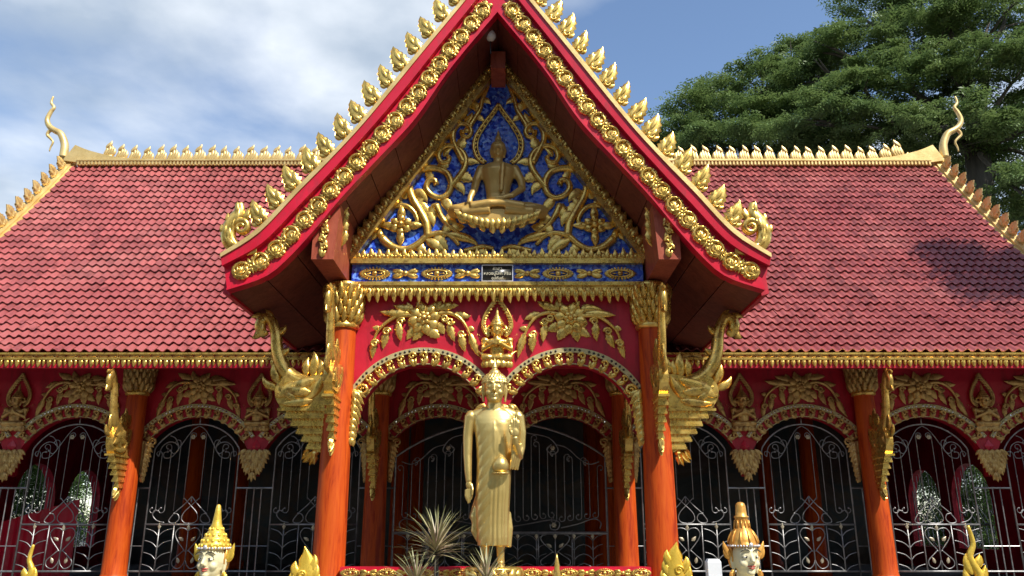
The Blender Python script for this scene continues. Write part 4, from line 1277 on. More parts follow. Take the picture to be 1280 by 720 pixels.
link('halo_frame', halo_template(M_gold, .34, .92, r=.024, leaf=.07), ped, RP(0, Z(206, YP), YP - .01))

# --- gable bargeboards
O, I = resamp(OUT, 40), resamp(INN, 40)
MI = [(o[0] + (i[0]-o[0])*.35, o[1] + (i[1]-o[1])*.35) for o, i in zip(O, I)]
RIM = [(o[0] + (m[0]-o[0])*.36, o[1] + (m[1]-o[1])*.36) for o, m in zip(O, MI)]
RIM2 = [(o[0] + (m[0]-o[0])*.17, o[1] + (m[1]-o[1])*.17) for o, m in zip(O, MI)]
for s in (-1, 1):
    f = lambda L: [(s*p[0], p[1]) for p in L]
    mb = MB(); mb.band(f(MI), f(I), GY-.02, GY+.10)
    bb = mb.build('bargeboard', M_redboard, porch)
    mb = MB()
    V = []
    for (p, q) in zip(RIM, MI):
        V += [(s*p[0], GY-.105, p[1]), (s*q[0], GY-.10, q[1]), (s*q[0], GY+.06, q[1]), (s*p[0], GY+.06, p[1])]
    mb.add(V, [(i*4+j, i*4+(j+1)%4, (i+1)*4+(j+1)%4, (i+1)*4+j) for i in range(40) for j in range(4)] + [(3,2,1,0), (160,161,162,163)])
    mb.build('red_fascia', M_redboard, bb)
    mb = MB(); mb.band(f(O), f(RIM2), GY-.105, GY+.08); mb.band(f(RIM2), f(RIM), GY-.125, GY+.07); mb.build('gold_rim', M_goldroof, bb)
    E = [(m[0] + (i[0]-m[0])*.93, m[1] + (i[1]-m[1])*.93) for m, i in zip(MI, I)]
    mb = MB(); mb.band(f(E), f(I), GY-.05, GY-.02); mb.build('edge_bead', M_redboard, bb)
    # roundels in pairs down the lower board
    C = [(m[0]*.56+i[0]*.44, m[1]*.56+i[1]*.44) for m, i in zip(MI, I)]
    d = [0]
    for a, b in zip(C, C[1:]): d.append(d[-1] + sqrt((a[0]-b[0])**2 + (a[1]-b[1])**2))
    tot = d[-1]; npair = 10; unit = .240
    for k in range(npair*2 + 1):
        t = tot - .20 - unit*k
        if t < .12: break
        j = max(q for q in range(len(d)) if d[q] <= t); j = min(j, len(C)-2)
        ff = (t-d[j])/(d[j+1]-d[j])
        x, z = C[j][0] + (C[j+1][0]-C[j][0])*ff, C[j][1] + (C[j+1][1]-C[j][1])*ff
        ang = atan2(C[j+1][1]-C[j][1], C[j+1][0]-C[j][0])
        link('roundel', T_roundel, bb, RP(s*x, z, GY-.025, s*(ang + (k % 2)*1.1 + .3), .122, s*(1 if k % 2 else -1), 1.0))
        t2 = t - unit*.5
        if t2 > .1:
            j = max(q for q in range(len(d)) if d[q] <= t2); j = min(j, len(C)-2); ff = (t2-d[j])/(d[j+1]-d[j])
            x, z = C[j][0] + (C[j+1][0]-C[j][0])*ff, C[j][1] + (C[j+1][1]-C[j][1])*ff
            link('joint_leaf', T_joint, bb, RP(s*x, z, GY-.03, s*ang, .175 if k % 2 == 0 else .13, s))
    # flames on the rim
    d = [0]
    for a, b in zip(O, O[1:]): d.append(d[-1] + sqrt((a[0]-b[0])**2 + (a[1]-b[1])**2))
    tot = d[-1]; t = tot - .60
    while t > .1:
        j = min(max(q for q in range(len(d)) if d[q] <= t), len(O)-2); ff = (t-d[j])/(d[j+1]-d[j])
        x, z = O[j][0] + (O[j+1][0]-O[j][0])*ff, O[j][1] + (O[j+1][1]-O[j][1])*ff
        tx, tz = O[j+1][0]-O[j][0], O[j+1][1]-O[j][1]
        na = atan2(tx, -tz)                      # outward normal of the right-hand slope
        phi = (na - pi/2)*.55
        link('flame_leaf', T_flame, bb, RP(s*x, z+.01, GY-.06, s*phi + random.uniform(-.09,.09), .34*random.uniform(.92,1.06), s*random.uniform(.92,1.08), .8))
        t -= .295
    link('hook_finial', T_hook, bb, RP(s*(O[-1][0]-.18), O[-1][1]+.07, GY-.03, s*.06, .50, s, 1.0))
# apex finial above the frame
mb = MB()
pts = smooth([(0,0), (.02,.3), (-.06,.6), (.05,.95), (.0,1.35)], 5)
mb.tube([(p[0], GY-.05, 7.25+p[1]) for p in pts], [.15*(1-i/len(pts))+.015 for i in range(len(pts))], 10)
mb.build('horn_finial', M_goldroof, porch, smooth_=True)

# --- porch roof: soffit boards and tiled top
nb = 11
B1 = resamp(INN, nb)
for s in (-1, 1):
    for i in range(nb):
        (x0, z0), (x1, z1) = B1[i], B1[i+1]
        L = sqrt((x1-x0)**2 + (z1-z0)**2); gx, gz_ = (x1-x0)/L*.006, (z1-z0)/L*.006
        x0 += gx; z0 += gz_; x1 -= gx; z1 -= gz_
        nx, nz = -(z1-z0)/L*.03, (x1-x0)/L*.03
        V = []
        for (x, z) in ((x0, z0), (x1, z1)):
            yb = roofY(z) + .3
            V += [(s*x, GY+.08, z), (s*x, yb, z), (s*(x+nx), yb, z+nz), (s*(x+nx), GY+.08, z+nz)]
        mb = MB(); mb.add(V, [(0,1,5,4), (1,2,6,5), (2,3,7,6), (3,0,4,7), (0,3,2,1), (4,5,6,7)])
        mb.build('soffit_board', M_soffit, porch)
    mb = MB(); V = []
    R2 = resamp(OUT, 26); F = []
    for k, (x, z) in enumerate(R2):
        for dz in ((-.03, .0) if k else (-.03,)):
            yb = roofY(z) + .4
            V += [(s*x, GY+.0, z+dz), (s*x, yb, z+dz)]
    m = len(V)//2
    mb.add(V, [(2*i, 2*i+1, 2*i+3, 2*i+2) for i in range(m-1)])
    mb.build('roof_deck', M_tile, porch)
    mb = MB(); ex, ez = OUT[-1]; ix, iz = INN[-1]
    mb.band([(s*(ix+.0), iz-.03), (s*(ix+.09), iz+.0)], [(s*(ix-.03), ez-.02), (s*(ix+.05), ez-.02)], GY+.09, 12.3)
    mb.build('eave_fascia', M_red, porch)
mb = MB(); mb.box(-.10, .10, GY+.55, YP+.3, 5.96, 6.22); mb.build('ridge_beam', M_beam, porch)
mb = MB(); mb.box(-1.95, 1.95, YP+.2, 13.2, 2.97, 3.01); mb.build('ceiling', M_soffit, porch)

# --- wall-plate beam ends
for s in (-1, 1):
    mb = MB()
    mb.prism([(s*q[0], q[1]) for q in ((2.21,3.06),(1.945,3.06),(1.90,3.78),(2.21,3.40))][::s], GY+.06, YP+.5)
    be = mb.build('wall_plate_beam', M_beam, porch)
    for k in range(5):
        link('curl_ornament', T_curl, be, RP(s*2.075, 3.17 + .10*k, GY+.055, (.3 if k % 2 else -.3), .15, (-1)**k))
    for k in range(4):
        link('leaf', T_leafs, be, Matrix.Translation((s*1.90, GY+.30+.02*k, 3.95 - .13*k)) @ Matrix.Rotation(pi, 4, 'Y') @ Matrix.Diagonal((.26*s, .3, .24, 1)))

# --- low rail between the columns
mb = MB(); mb.box(-1.80, 1.80, 9.80, 10.0, -.60, -.452)
rail = mb.build('rail', M_redboard, porch)
mb = MB(); mb.box(-1.80, 1.80, 9.775, 10.02, -.63, -.60); mb.build('gold_moulding', M_gold, rail)
mb = MB(); mb.box(-1.80, 1.80, 9.85, 9.97, -.9, -.63); mb.build('plinth', M_red, rail)
for i in range(17):
    link('cross_ornament' if i % 2 else 'lozenge_ornament', T_cross if i % 2 else T_lozenge, rail, RP(-1.68 + .21*i, -.515, 9.795, 0, .26))
# ------------------------------------------------------------------ hanging bulb in the gable
bx, bz = P(614, 55, 9.45)
bulb = thing('light_bulb', (bx, 9.25, bz), 'round white bulb hanging under the apex of the porch gable', 'light bulb')
mb = MB(); mb.lathe([(.01,-.075),(.045,-.068),(.068,-.03),(.068,.01),(.05,.05),(.03,.075)], (bx, 9.25, bz), 14); mb.build('globe', M_bulb, bulb, smooth_=True)
mb = MB(); mb.lathe([(.034,.07),(.034,.12),(.02,.13)], (bx, 9.25, bz), 10); mb.tube([(bx, 9.25, bz+.12), (bx-.02, 9.27, bz+.2), (bx, 9.3, 6.02)], .008, 5); mb.build('socket', M_black, bulb)

# ------------------------------------------------------------------ standing figure before the porch
SY = 9.0
U = .00925
def standing():
    mb = MB()
    zf = -.40
    def zz(v): return Z(v, SY)
    # robe: horizontal sections (photo height, centre, half width, half depth), folds carried by the surface itself
    secs = [(682,-1,17.5,15), (672,-1,18.5,16), (655,-1.5,19,16), (635,-1.5,20,16.5), (612,-1,20.5,17), (592,0,20.5,17.5), (575,0,20.5,17), (556,0,21.5,16.5), (540,0,23.5,16.3), (531,0,25,15.2), (525,0,25.5,13.8), (520,0,24.5,12.2), (515,0,20,10), (511,0,12,8)]
    n = 120; V = []
    vs = np.concatenate([np.linspace(682, 527, 90), np.linspace(526, 511, 12)])
    sv = [q[0] for q in secs][::-1]
    def ip(v, k): return float(np.interp(v, sv, [q[k] for q in secs][::-1]))
    for v in vs:
        c, w, d = ip(v, 1), ip(v, 2), ip(v, 3)
        for j in range(n):
            a = 2*pi*j/n
            x = cos(a); y = sin(a); e = 2.3
            den = (abs(x)**e + abs(y)**e) ** (1/e); x, y = x/den, y/den
            fr = max(0.0, -y)**.5
            low = min(1, max(0, (v - 592)/30)); px_ = w*x
            r = 0.0
            if v > 528:
                # vertical pleats down the front right, sweeping folds over the left thigh and upper body
                pl = min(1, max(0, (px_ + 5)/6))
                r += .085*low*fr*pl*(abs(sin((px_ + (v-640)*.02)*.62)) - .5)
                dg_ = (px_*.8 + (v)*.62)
                r += .048*fr*(1-pl)*(abs(sin(dg_*.34)) - .5)*min(1, (v-528)/25)
                r += .030*fr*pl*(1-low)*(abs(sin((px_*1.3 - v*.45)*.16)) - .5)
                if v > 668: r += .05*fr*(sin(px_*.9)*.5)*(v-668)/14
                if abs(px_ - 0.5 - (v-540)*.012) < .8 and v < 600: r += .022*fr
            V.append(((c + w*x*(1+r))*U, y*d*U*(1+r), zz(v)))
    k = len(vs)
    F = [(i*n+j, i*n+(j+1)%n, (i+1)*n+(j+1)%n, (i+1)*n+j) for i in range(k-1) for j in range(n)]
    F += [tuple(range(n-1,-1,-1)), tuple((k-1)*n+j for j in range(n))]
    mb.add(V, F)
    # waving hem of the outer robe at the side, and its tail between the shins
    for q in range(3):
        mb.tube([((-17-q)*U, .03*q, zz(612)), ((-20-q*1.3)*U, .03*q, zz(632)), ((-23.5-q*.8)*U, .03*q, zz(646)), ((-22+q)*U, .03*q, zz(655)), ((-23+q*2)*U, .03*q, zz(664)), ((-18+q)*U, .02*q, zz(676))], [.010, .028, .040, .034, .034, .02], 9)
    mb.tube([(18*U, .02, zz(640)), (19*U, .02, zz(660)), (17.5*U, .02, zz(684))], [.02, .035, .03], 8)
    # shoulders and arms
    mb.tube([(-27*U, .0, zz(521)), (-14*U, .01, zz(516)), (0, .015, zz(512)), (14*U, .01, zz(516)), (27*U, 0, zz(521))], [6.4*U, 7.4*U, 7*U, 7.4*U, 6.4*U], 14)
    for k_ in (-1, 1): mb.ball((k_*28.2*U, 0, zz(521.5)), (7.2*U, 7.2*U, 8.4*U), 16, 10)
    mb.tube([(-29*U, 0, zz(520)), (-31.5*U, .0, zz(545)), (-31.5*U, -.01, zz(570)), (-30.5*U, -.03, zz(590)), (-29.5*U, -.04, zz(602))], [7.2*U, 6.2*U, 5.2*U, 4.4*U, 3.6*U], 12)
    mb.ball((-29.3*U, -.045, zz(606)), (3.9*U, 2.8*U, 5.5*U), 12, 8)
    for q, (dx, L) in enumerate(((-3.3,14), (-1.1,18), (1.2,17), (3.4,13))):
        mb.tube([((-29.3+dx)*U, -.045, zz(612)), ((-29.3+dx*1.1)*U, -.055, zz(612+L*.6)), ((-29+dx*.8)*U, -.05, zz(612+L))], [1.55*U, 1.3*U, .8*U], 7)
    mb.tube([(-26*U, -.05, zz(606)), (-24.6*U, -.075, zz(613)), (-25*U, -.08, zz(620))], [1.6*U, 1.4*U, .9*U], 7)
    mb.tube([(29*U, 0, zz(520)), (32*U, 0, zz(540)), (31.5*U, .0, zz(560)), (29*U, -.05, zz(572))], [7.2*U, 6.4*U, 5.8*U, 5.2*U], 12)
    mb.tube([(30*U, -.02, zz(572)), (27.5*U, -.12, zz(566)), (25.5*U, -.21, zz(556)), (25*U, -.24, zz(549))], [5*U, 4.6*U, 3.8*U, 3.2*U], 12)
    mb.ball((25*U, -.25, zz(543)), (5.0*U, 2.2*U, 6.2*U), 14, 9)
    for q, (dx, L) in enumerate(((-4.2,12), (-1.4,16), (1.4,15), (4.0,11))):
        mb.tube([((25+dx*.9)*U, -.25, zz(540)), ((25+dx*1.05)*U, -.26, zz(539-L*.6)), ((25+dx*1.05)*U, -.25, zz(539-L))], [1.5*U, 1.35*U, .8*U], 8)
    mb.tube([(21.5*U, -.25, zz(547)), (18.8*U, -.27, zz(542)), (18.2*U, -.27, zz(535))], [1.7*U, 1.5*U, .9*U], 8)
    # sleeve drape under the raised forearm
    for t in range(4):
        mb.tube([((24+t*2.2)*U, -.15+.03*t, zz(556)), ((22+t*2.5)*U, -.15+.03*t, zz(574)), ((19+t*2.8)*U, -.14+.03*t, zz(588))], [1.8*U, 2.4*U, 1.4*U], 8)
    # shins and feet
    for s in (-1, 1):
        mb.tube([(s*9*U-.01, .02, zz(660)), (s*9*U-.01, .02, zz(690)), (s*9.5*U-.01, .03, zz(704))], [6.4*U, 4.6*U, 4.4*U], 12)
        mb.ball((s*10*U-.01, -.06, zz(706)), (4.6*U, .12, 3*U), 12, 8)
        for q in range(5): mb.ball(((s*10 + (q-2)*1.7)*U-.01, -.17+.012*abs(q-2), zz(708)), (1.1*U, .03, 1.3*U), 7, 5)
    # neck and head
    mb.tube([(0, .02, zz(516)), (0, .0, zz(503))], [9*U, 7.2*U], 14)
    hc = zz(488)
    head(mb, (0, -.02, hc), .30, hair=False)
    mb.ball((0, .015, hc+.10), (.138, .145, .10), 18, 10)
    mb.ball((0, .015, hc+.195), (.07, .07, .055), 14, 8)
    mb.lathe([(.03,0),(.034,.03),(.024,.06),(.012,.10),(.004,.15)], (0, .01, hc+.235), 10)
    for ring in range(7):
        t = radians(88 - ring*13); nn = max(4, int(26*sin(pi/2 - t*.0)*cos(radians(ring*12))))
        zr = hc + .085 + .115*sin(radians(ring*13)); rr = .142*cos(radians(ring*13))
        for q in range(nn):
            a = 2*pi*q/nn + ring*.3
            if ring == 0 and -sin(a) > .9: continue
            mb.ball((rr*cos(a), .015 + rr*1.04*sin(a), zr), .0155, 6, 5)
    return grow(mb, .0072, 1, 'standing_figure', M_statue)
sx0 = P(617.5, 590, SY)[0]
stat = thing('standing_buddha_statue', (sx0, SY, -1.6), 'tall gold standing robed statue with one hand raised in front of the porch arches', 'statue')
stm = link('body', standing(), stat, Matrix.Translation((sx0, SY, 0)))
mb = MB(); mb.lathe([(.02,.0),(.065,.008),(.088,.045),(.09,.09),(.07,.135),(.062,.145),(.05,.16),(.02,.185),(.006,.20)], (sx0 + 8*U, SY-.165, Z(592, SY)), 20)
mb.lathe([(.085,-.015),(.095,-.01),(.085,0)], (sx0 + 8*U, SY-.165, Z(592, SY)), 20)
mb.build('alms_bowl', M_statue, stat, smooth_=True)
mb = MB()
zt = Z(709, SY)
mb.lathe([(.55,-1.6),(.55,-1.3),(.48,-1.25),(.40,-1.0),(.40,-.75),(.46,-.68),(.46,-.62)], (sx0, SY, 0), 24)
mb.lathe([(.30,-.62),(.33,-.56),(.27,-.50),(.26,-.46),(.30,zt-.02),(.29,zt)], (sx0, SY, 0), 24)
ped2 = mb.build('pedestal', M_gold, stat, smooth_=True)
for q in range(16):
    a = 2*pi*q/16
    link('petal', T_petal, ped2, Matrix.Translation((sx0 + .29*cos(a), SY + .29*sin(a), zt-.01)) @ Matrix.Rotation(a + pi/2, 4, 'Z') @ Matrix.Rotation(pi, 4, 'Y') @ Matrix.Diagonal((.17,.15,.13,1)))

# ------------------------------------------------------------------ painted guardian statues
def guardian(u, v_eye, Yg, turn, label, pointed):
    gx, ez = P(u, v_eye, Yg)
    s = .228
    root = thing('guardian_statue', (gx, Yg, -1.6), label, 'statue', 'painted guardian statues')
    M = Matrix.Translation((gx, Yg, 0)) @ Matrix.Rotation(turn, 4, 'Z')
    hz = ez - .05*s
    mb = MB(); head(mb, (0, 0, hz), s, hair=False)
    mb.lathe([(.07,-.72*s),(.10,-.86*s),(.17,-.95*s),(.21,-1.1*s),(.20,-1.5*s),(.15,-2.3*s)], (0, .02, hz), 20, sy=.75)
    for k in (-1, 1):
        mb.tube([(k*.20, .02, hz-1.1*s), (k*.25, .0, hz-1.9*s), (k*.10, -.16, hz-1.8*s), (k*.02, -.20, hz-1.4*s)], [.06,.055,.045,.03], 10)
        mb.tube([(k*.015, -.20, hz-1.55*s), (0, -.20, hz-1.1*s)], [.03, .012], 8)
    mb.lathe([(.34,-1.6),(.34,-1.5),(.30,-1.45),(.28,-1.2),(.22,-.95),(.15,hz-2.2*s)], (0, .03, 0), 24)
    body = link('body', grow(mb, .0075, 2, 'guardian_body', M_face), root, M)
    # crown
    mb = MB(); zb = hz + .36*s
    if pointed:
        prof = [(.44,-.02),(.50,.0),(.50,.05),(.46,.07),(.50,.10),(.49,.15),(.40,.20),(.42,.25),(.38,.32),(.30,.38),(.31,.44),(.26,.50),(.20,.56),(.21,.62),(.16,.70),(.13,.86),(.10,1.06),(.075,1.22),(.04,1.26),(.0,1.27)]
    else:
        prof = [(.43,-.02),(.49,.0),(.50,.05),(.47,.08),(.46,.16),(.42,.28),(.34,.42),(.26,.52),(.24,.54),(.23,.66),(.21,.80),(.24,.82),(.24,.85),(.19,.88),(.18,1.0),(.165,1.15),(.14,1.22),(.08,1.26),(.0,1.27)]
    prof = [(r*.94, z*1.06) for r, z in prof]
    mb.lathe([(r*s, z*s) for r, z in prof], (0, .03*s, zb), 28)
    if pointed:
        for ring, (r, z, nn, L) in enumerate(((.46,.09,16,.14), (.39,.23,14,.14), (.30,.40,12,.13), (.20,.58,9,.13))):
            for q in range(nn):
                a = 2*pi*q/nn + ring*.2
                mb.ball((r*s*cos(a), .03*s + r*s*sin(a), zb + z*s), (.05*s, .05*s, .07*s), 7, 5)
    else:
        for q in range(10):
            a = 2*pi*q/10 + pi/2
            mb.tube([(r*s*cos(a)*1.01, .03*s + r*s*sin(a)*1.01, zb + z*s) for r, z in ((.47,.09),(.46,.16),(.42,.28),(.34,.42),(.25,.53))], [.02*s,.03*s,.03*s,.025*s,.012*s], 6)
        for q in range(12):
            a = 2*pi*q/12
            mb.tube([(r*s*cos(a), .03*s + r*s*sin(a), zb + z*s) for r, z in ((.245,.55),(.235,.66),(.215,.79))], .02*s, 5)
    mb_m = mb.build('crown', M_crown if pointed else M_orange, root, M, smooth_=True)
    mb = MB()
    for q in range(34):
        a = 2*pi*q/34
        mb.ball((.485*s*cos(a), .03*s + .485*s*sin(a), zb + .02*s), .036*s, 6, 5)
    mb.ball((0, -.47*s, zb + .05*s), (.07*s,.04*s,.07*s), 8, 6)
    mb.build('bead_band', M_pearl, mb_m, M, smooth_=True)
    # ears with flame ornaments and hair edge
    for k in (-1, 1):
        mb = MB()
        mb.ball((k*.43*s, .10*s, hz + .06*s), (.07*s, .16*s, .34*s), 10, 8)
        mb.build('hair', M_orange, root, M, smooth_=True)
        mb = MB()
        two(mb, (k*.44*s, hz - .05*s), pi/2 - k*.5, .62*s, .22*s, k*.35, h=.07*s, n=7, y=.03*s)
        two(mb, (k*.46*s, hz - .02*s), pi/2 - k*.9, .38*s, .16*s, k*.9, h=.06*s, n=6, y=.03*s)
        two(mb, (k*.42*s, hz - .35*s), -pi/2 + k*.5, .30*s, .18*s, -k*.9, h=.06*s, n=6, y=-.02*s)
        mb.ball((k*.45*s, -.01*s, hz - .38*s), .07*s, 8, 6)
        mb.build('ear_ornament', M_crown if pointed else M_orange, root, M, smooth_=True)
        # painted eye: white, iris, lid line and brow, laid on the face
        def fy(x, dy): return -(.405 - .55*(x - .05)**2 * 2.2)*s - dy
        mb = MB(); mb.ball((k*.165*s, -.405*s, hz + .055*s), (.080*s, .03*s, .024*s), 12, 7); eye = mb.build('eye', M_white, root, M, smooth_=True)
        mb = MB(); mb.ball((k*.165*s, -.430*s, hz + .054*s), (.033*s, .014*s, .027*s), 10, 6); mb.build('iris', M_black, eye, M, smooth_=True)
        mb = MB(); mb.tube([(k*(.07+.2*t)*s, -(.425 - .09*t*t)*s, hz + (.05 + .045*sin(pi*t))*s) for t in (0,.25,.5,.75,1)], [.007*s,.018*s,.021*s,.018*s,.009*s], 6)
        mb.build('lid_line', M_black, eye, M, smooth_=True)
        mb = MB(); mb.tube([(k*t*s, -(.475 - .62*t*t)*s, hz + (.185 + .10*sin(pi*min(1, t/.36)))*s) for t in (.05,.12,.2,.28,.35)], [.008*s,.016*s,.017*s,.013*s,.005*s], 6)
        mb.build('brow', M_bark, root, M, smooth_=True)
    mb = MB()
    mb.tube([(-.145*s, -.372*s, hz-.212*s), (-.05*s, -.432*s, hz-.21*s), (0, -.445*s, hz-.222*s), (.05*s, -.432*s, hz-.21*s), (.145*s, -.372*s, hz-.212*s)], [.010*s,.030*s,.026*s,.030*s,.010*s], 6)
    mb.tube([(-.11*s, -.385*s, hz-.262*s), (0, -.445*s, hz-.278*s), (.11*s, -.385*s, hz-.262*s)], [.010*s,.036*s,.010*s], 6)
    mb.build('lips', M_lip, root, M, smooth_=True)
    return root
guardian(266, 699, 6.0, radians(-14), 'pale faced guardian statue wearing a tall pointed yellow gold crown with flared ear ornaments', True)
guardian(931, 696, 6.0, radians(12), 'pale faced guardian statue with a smooth orange gold topknot cap and beaded band', False)

# ------------------------------------------------------------------ gilded naga crests and posts in the forecourt
def crest(u, v_top, Yc, s, h, lean, label, slim):
    cx, zt_ = P(u, v_top, Yc)
    root = thing('naga_crest', (cx, Yc, -1.6), label, 'naga ornament', 'gilded naga crests in the forecourt')
    M = Matrix.Translation((cx, Yc, zt_ - h)) @ Matrix.Diagonal((s, 1, 1, 1))
    mb = MB()
    if slim:
        pts = smooth([(0,-.2), (.02,.05), (-.02,.30*h), (.06*h,.55*h), (-.02*h,.75*h), (.015*h,h)], 5); n = len(pts)
        mb.tube([(p[0], 0, p[1]) for p in pts], [.07*h*(1-i/n)**.8 + .008 for i in range(n)], 9)
        for (b, a, L) in (((.05*h,.1*h),60,.34*h), ((.06*h,.32*h),70,.3*h), ((-.03*h,.2*h),125,.28*h), ((-.02*h,.42*h),120,.2*h), ((.0,.0),150,.24*h)):
            two(mb, b, radians(a), L, .13*h, .7 if a < 90 else -.7, h=.035*h, n=6)
    else:
        two(mb, (0,0), radians(98), h, .42*h, -.5, h=.07*h, n=9, ser=.14)
        for i in range(4):
            two(mb, (-.17*h + .02*h*i, .05*h + .16*h*i), radians(135 - 6*i), .34*h, .18*h, -.9, h=.06*h, n=6)
            two(mb, (.12*h - .01*h*i, .0 + .15*h*i), radians(48 + 6*i), .30*h, .17*h, .9, h=.06*h, n=6)
        for y in (-.055*h, .055*h):
            mb.stem(spiral(-.06*h, .20*h, .11*h, .02*h, 0, 1.6, 16), .03*h, .015*h, y=y, n=6, sub=1)
            mb.stem(spiral(-.0*h, .50*h, .08*h, .02*h, 0, 1.5, 14), .025*h, .012*h, y=y, n=6, sub=1)
            mb.stem(spiral(.06*h, -.02*h, .10*h, .02*h, 0, 1.5, 14), .028*h, .012*h, y=y, n=6, sub=1)
    mb.build('flame', M_crown, root, M, smooth_=True)
    mb = MB(); zb = zt_ - h
    mb.lathe([(.16,-1.6),(.16,-1.5),(.11,-1.45),(.10,zb-.25),(.14,zb-.2),(.15,zb-.1),(.09,zb+.02)], (cx, Yc, 0), 16)
    mb.build('post', M_gold, root, smooth_=True)
crest(381, 682, 6.4, -1, .42, 0, 'leafy gold naga crest standing beside the pointed-crown guardian statue', False)
crest(846, 676, 6.4, 1, .42, 0, 'leafy gold naga crest standing beside the topknot guardian statue and white post', False)
crest(41, 681, 6.4, 1, .42, 0, 'slim wavy gold naga crest by the grille with the red cloth behind', True)
crest(1211, 657, 6.4, -1, .52, 0, 'slim wavy gold naga crest beyond the topknot guardian, before the end grilles', True)
px, pz = P(696, 692, 7.5)
mb = MB(); mb.lathe([(.035,-1.6),(.035,pz-.35),(.05,pz-.30),(.04,pz-.22),(.022,pz-.12),(.024,pz-.10),(.012,pz-.04),(.003,pz)], (px, 7.5, 0), 12)
tag(mb.build('candle_stand', M_gold, smooth_=True), 'thin gold candle stand tip before the porch rail, beside the tall statue', 'candle stand')
px, pz = P(896, 699, 5.6)
mb = MB()
for r0, z0, z1 in ((.045,-1.6,pz-.03),):
    mb.add([(px-.045,5.6,-1.6),(px+.045,5.6,-1.6),(px+.045,5.68,-1.6),(px-.045,5.68,-1.6),
            (px-.062,5.6,pz-.02),(px+.028,5.6,pz-.02),(px+.028,5.68,pz-.02),(px-.062,5.68,pz-.02),
            (px-.052,5.61,pz),(px+.018,5.61,pz),(px+.018,5.67,pz),(px-.052,5.67,pz)],
           [(0,1,5,4),(1,2,6,5),(2,3,7,6),(3,0,4,7),(4,5,9,8),(5,6,10,9),(6,7,11,10),(7,4,8,11),(8,9,10,11),(3,2,1,0)])
tag(mb.build('white_post', M_white), 'plain white square post beside the topknot guardian statue', 'post')

# red cloth panel inside the hall
mb = MB(); V = []; F = []
na, nbb = 24, 10
for i in range(na+1):
    for j in range(nbb+1):
        x = -9.0 + 1.35*i/na
        top = .08 + .40*i/na
        z = -.9 + (top+.9)*j/nbb
        V.append((x, 15.0 + .035*sin(i*1.9) * (1 - j/nbb*.6), z))
        
for i in range(na):
    for j in range(nbb): F.append((i*(nbb+1)+j, (i+1)*(nbb+1)+j, (i+1)*(nbb+1)+j+1, i*(nbb+1)+j+1))
mb.add(V, F)
tag(mb.build('red_cloth_screen', M_redboard, smooth_=True), 'red cloth screen with slanting top inside the hall behind a grille', 'screen')

# ------------------------------------------------------------------ spiky plants
mb = MB(); V = []; n = 6
for i in range(n+1):
    t = i/n; w = .0125*(1 - t)**.6*(.55 + .45*min(1, t*5))
    y = 0; z = t; bend = .16*t*t
    V += [(-w, bend, z), (0, bend+.004*(1-t), z), (w, bend, z)]
mb.add(V, [(3*i+j, 3*i+j+1, 3*i+j+4, 3*i+j+3) for i in range(n) for j in range(2)])
T_blade = mb.mesh('leaf', M_blade)
def spiky(u, v, Yp, nl, L, label, seed, spread=1.25):
    R = random.Random(seed)
    px_, pz_ = P(u, v, Yp)
    root = thing('spiky_plant', (px_, Yp, -1.6), label, 'plant', 'spiky potted plants before the rail')
    mb = MB(); mb.tube([(px_, Yp, -1.25), (px_+.02, Yp, (pz_-1.25)/2), (px_, Yp, pz_+.03)], [.03,.025,.02], 8); mb.build('stem', M_bark, root, smooth_=True)
    mb = MB(); mb.lathe([(.14,-1.6),(.20,-1.28),(.22,-1.25),(.22,-1.21),(.19,-1.21),(.18,-1.26),(.02,-1.26)], (px_, Yp, 0), 20); mb.build('pot', M_pot, root, smooth_=True)
    for i in range(nl):
        az = i*2.39996 + R.uniform(-.2,.2); t = ((i+.5)/nl)
        el = spread*t**.75*1.25 + R.uniform(-.1,.1)
        ln = L*R.uniform(.78,1.08)*(.82 + .3*sin(pi*t))
        M = Matrix.Translation((px_, Yp, pz_ - .10*t + .02)) @ Matrix.Rotation(az, 4, 'Z') @ Matrix.Rotation(-el, 4, 'X') @ Matrix.Diagonal((R.uniform(.8,1.15), R.uniform(.3,2.6)*ln, ln, 1))
        link('leaf', T_blade, root, M)
spiky(545, 684, 8.0, 100, .44, 'full spiky plant with cream and pink striped leaves before the porch rail', 3)
spiky(608, 724, 7.6, 44, .36, 'sparser dark pink spiky plant at the foot of the tall gold statue', 5, 1.1)
spiky(520, 728, 7.7, 60, .36, 'low pink spiky plant tucked beneath the fuller striped one', 8, 1.2)

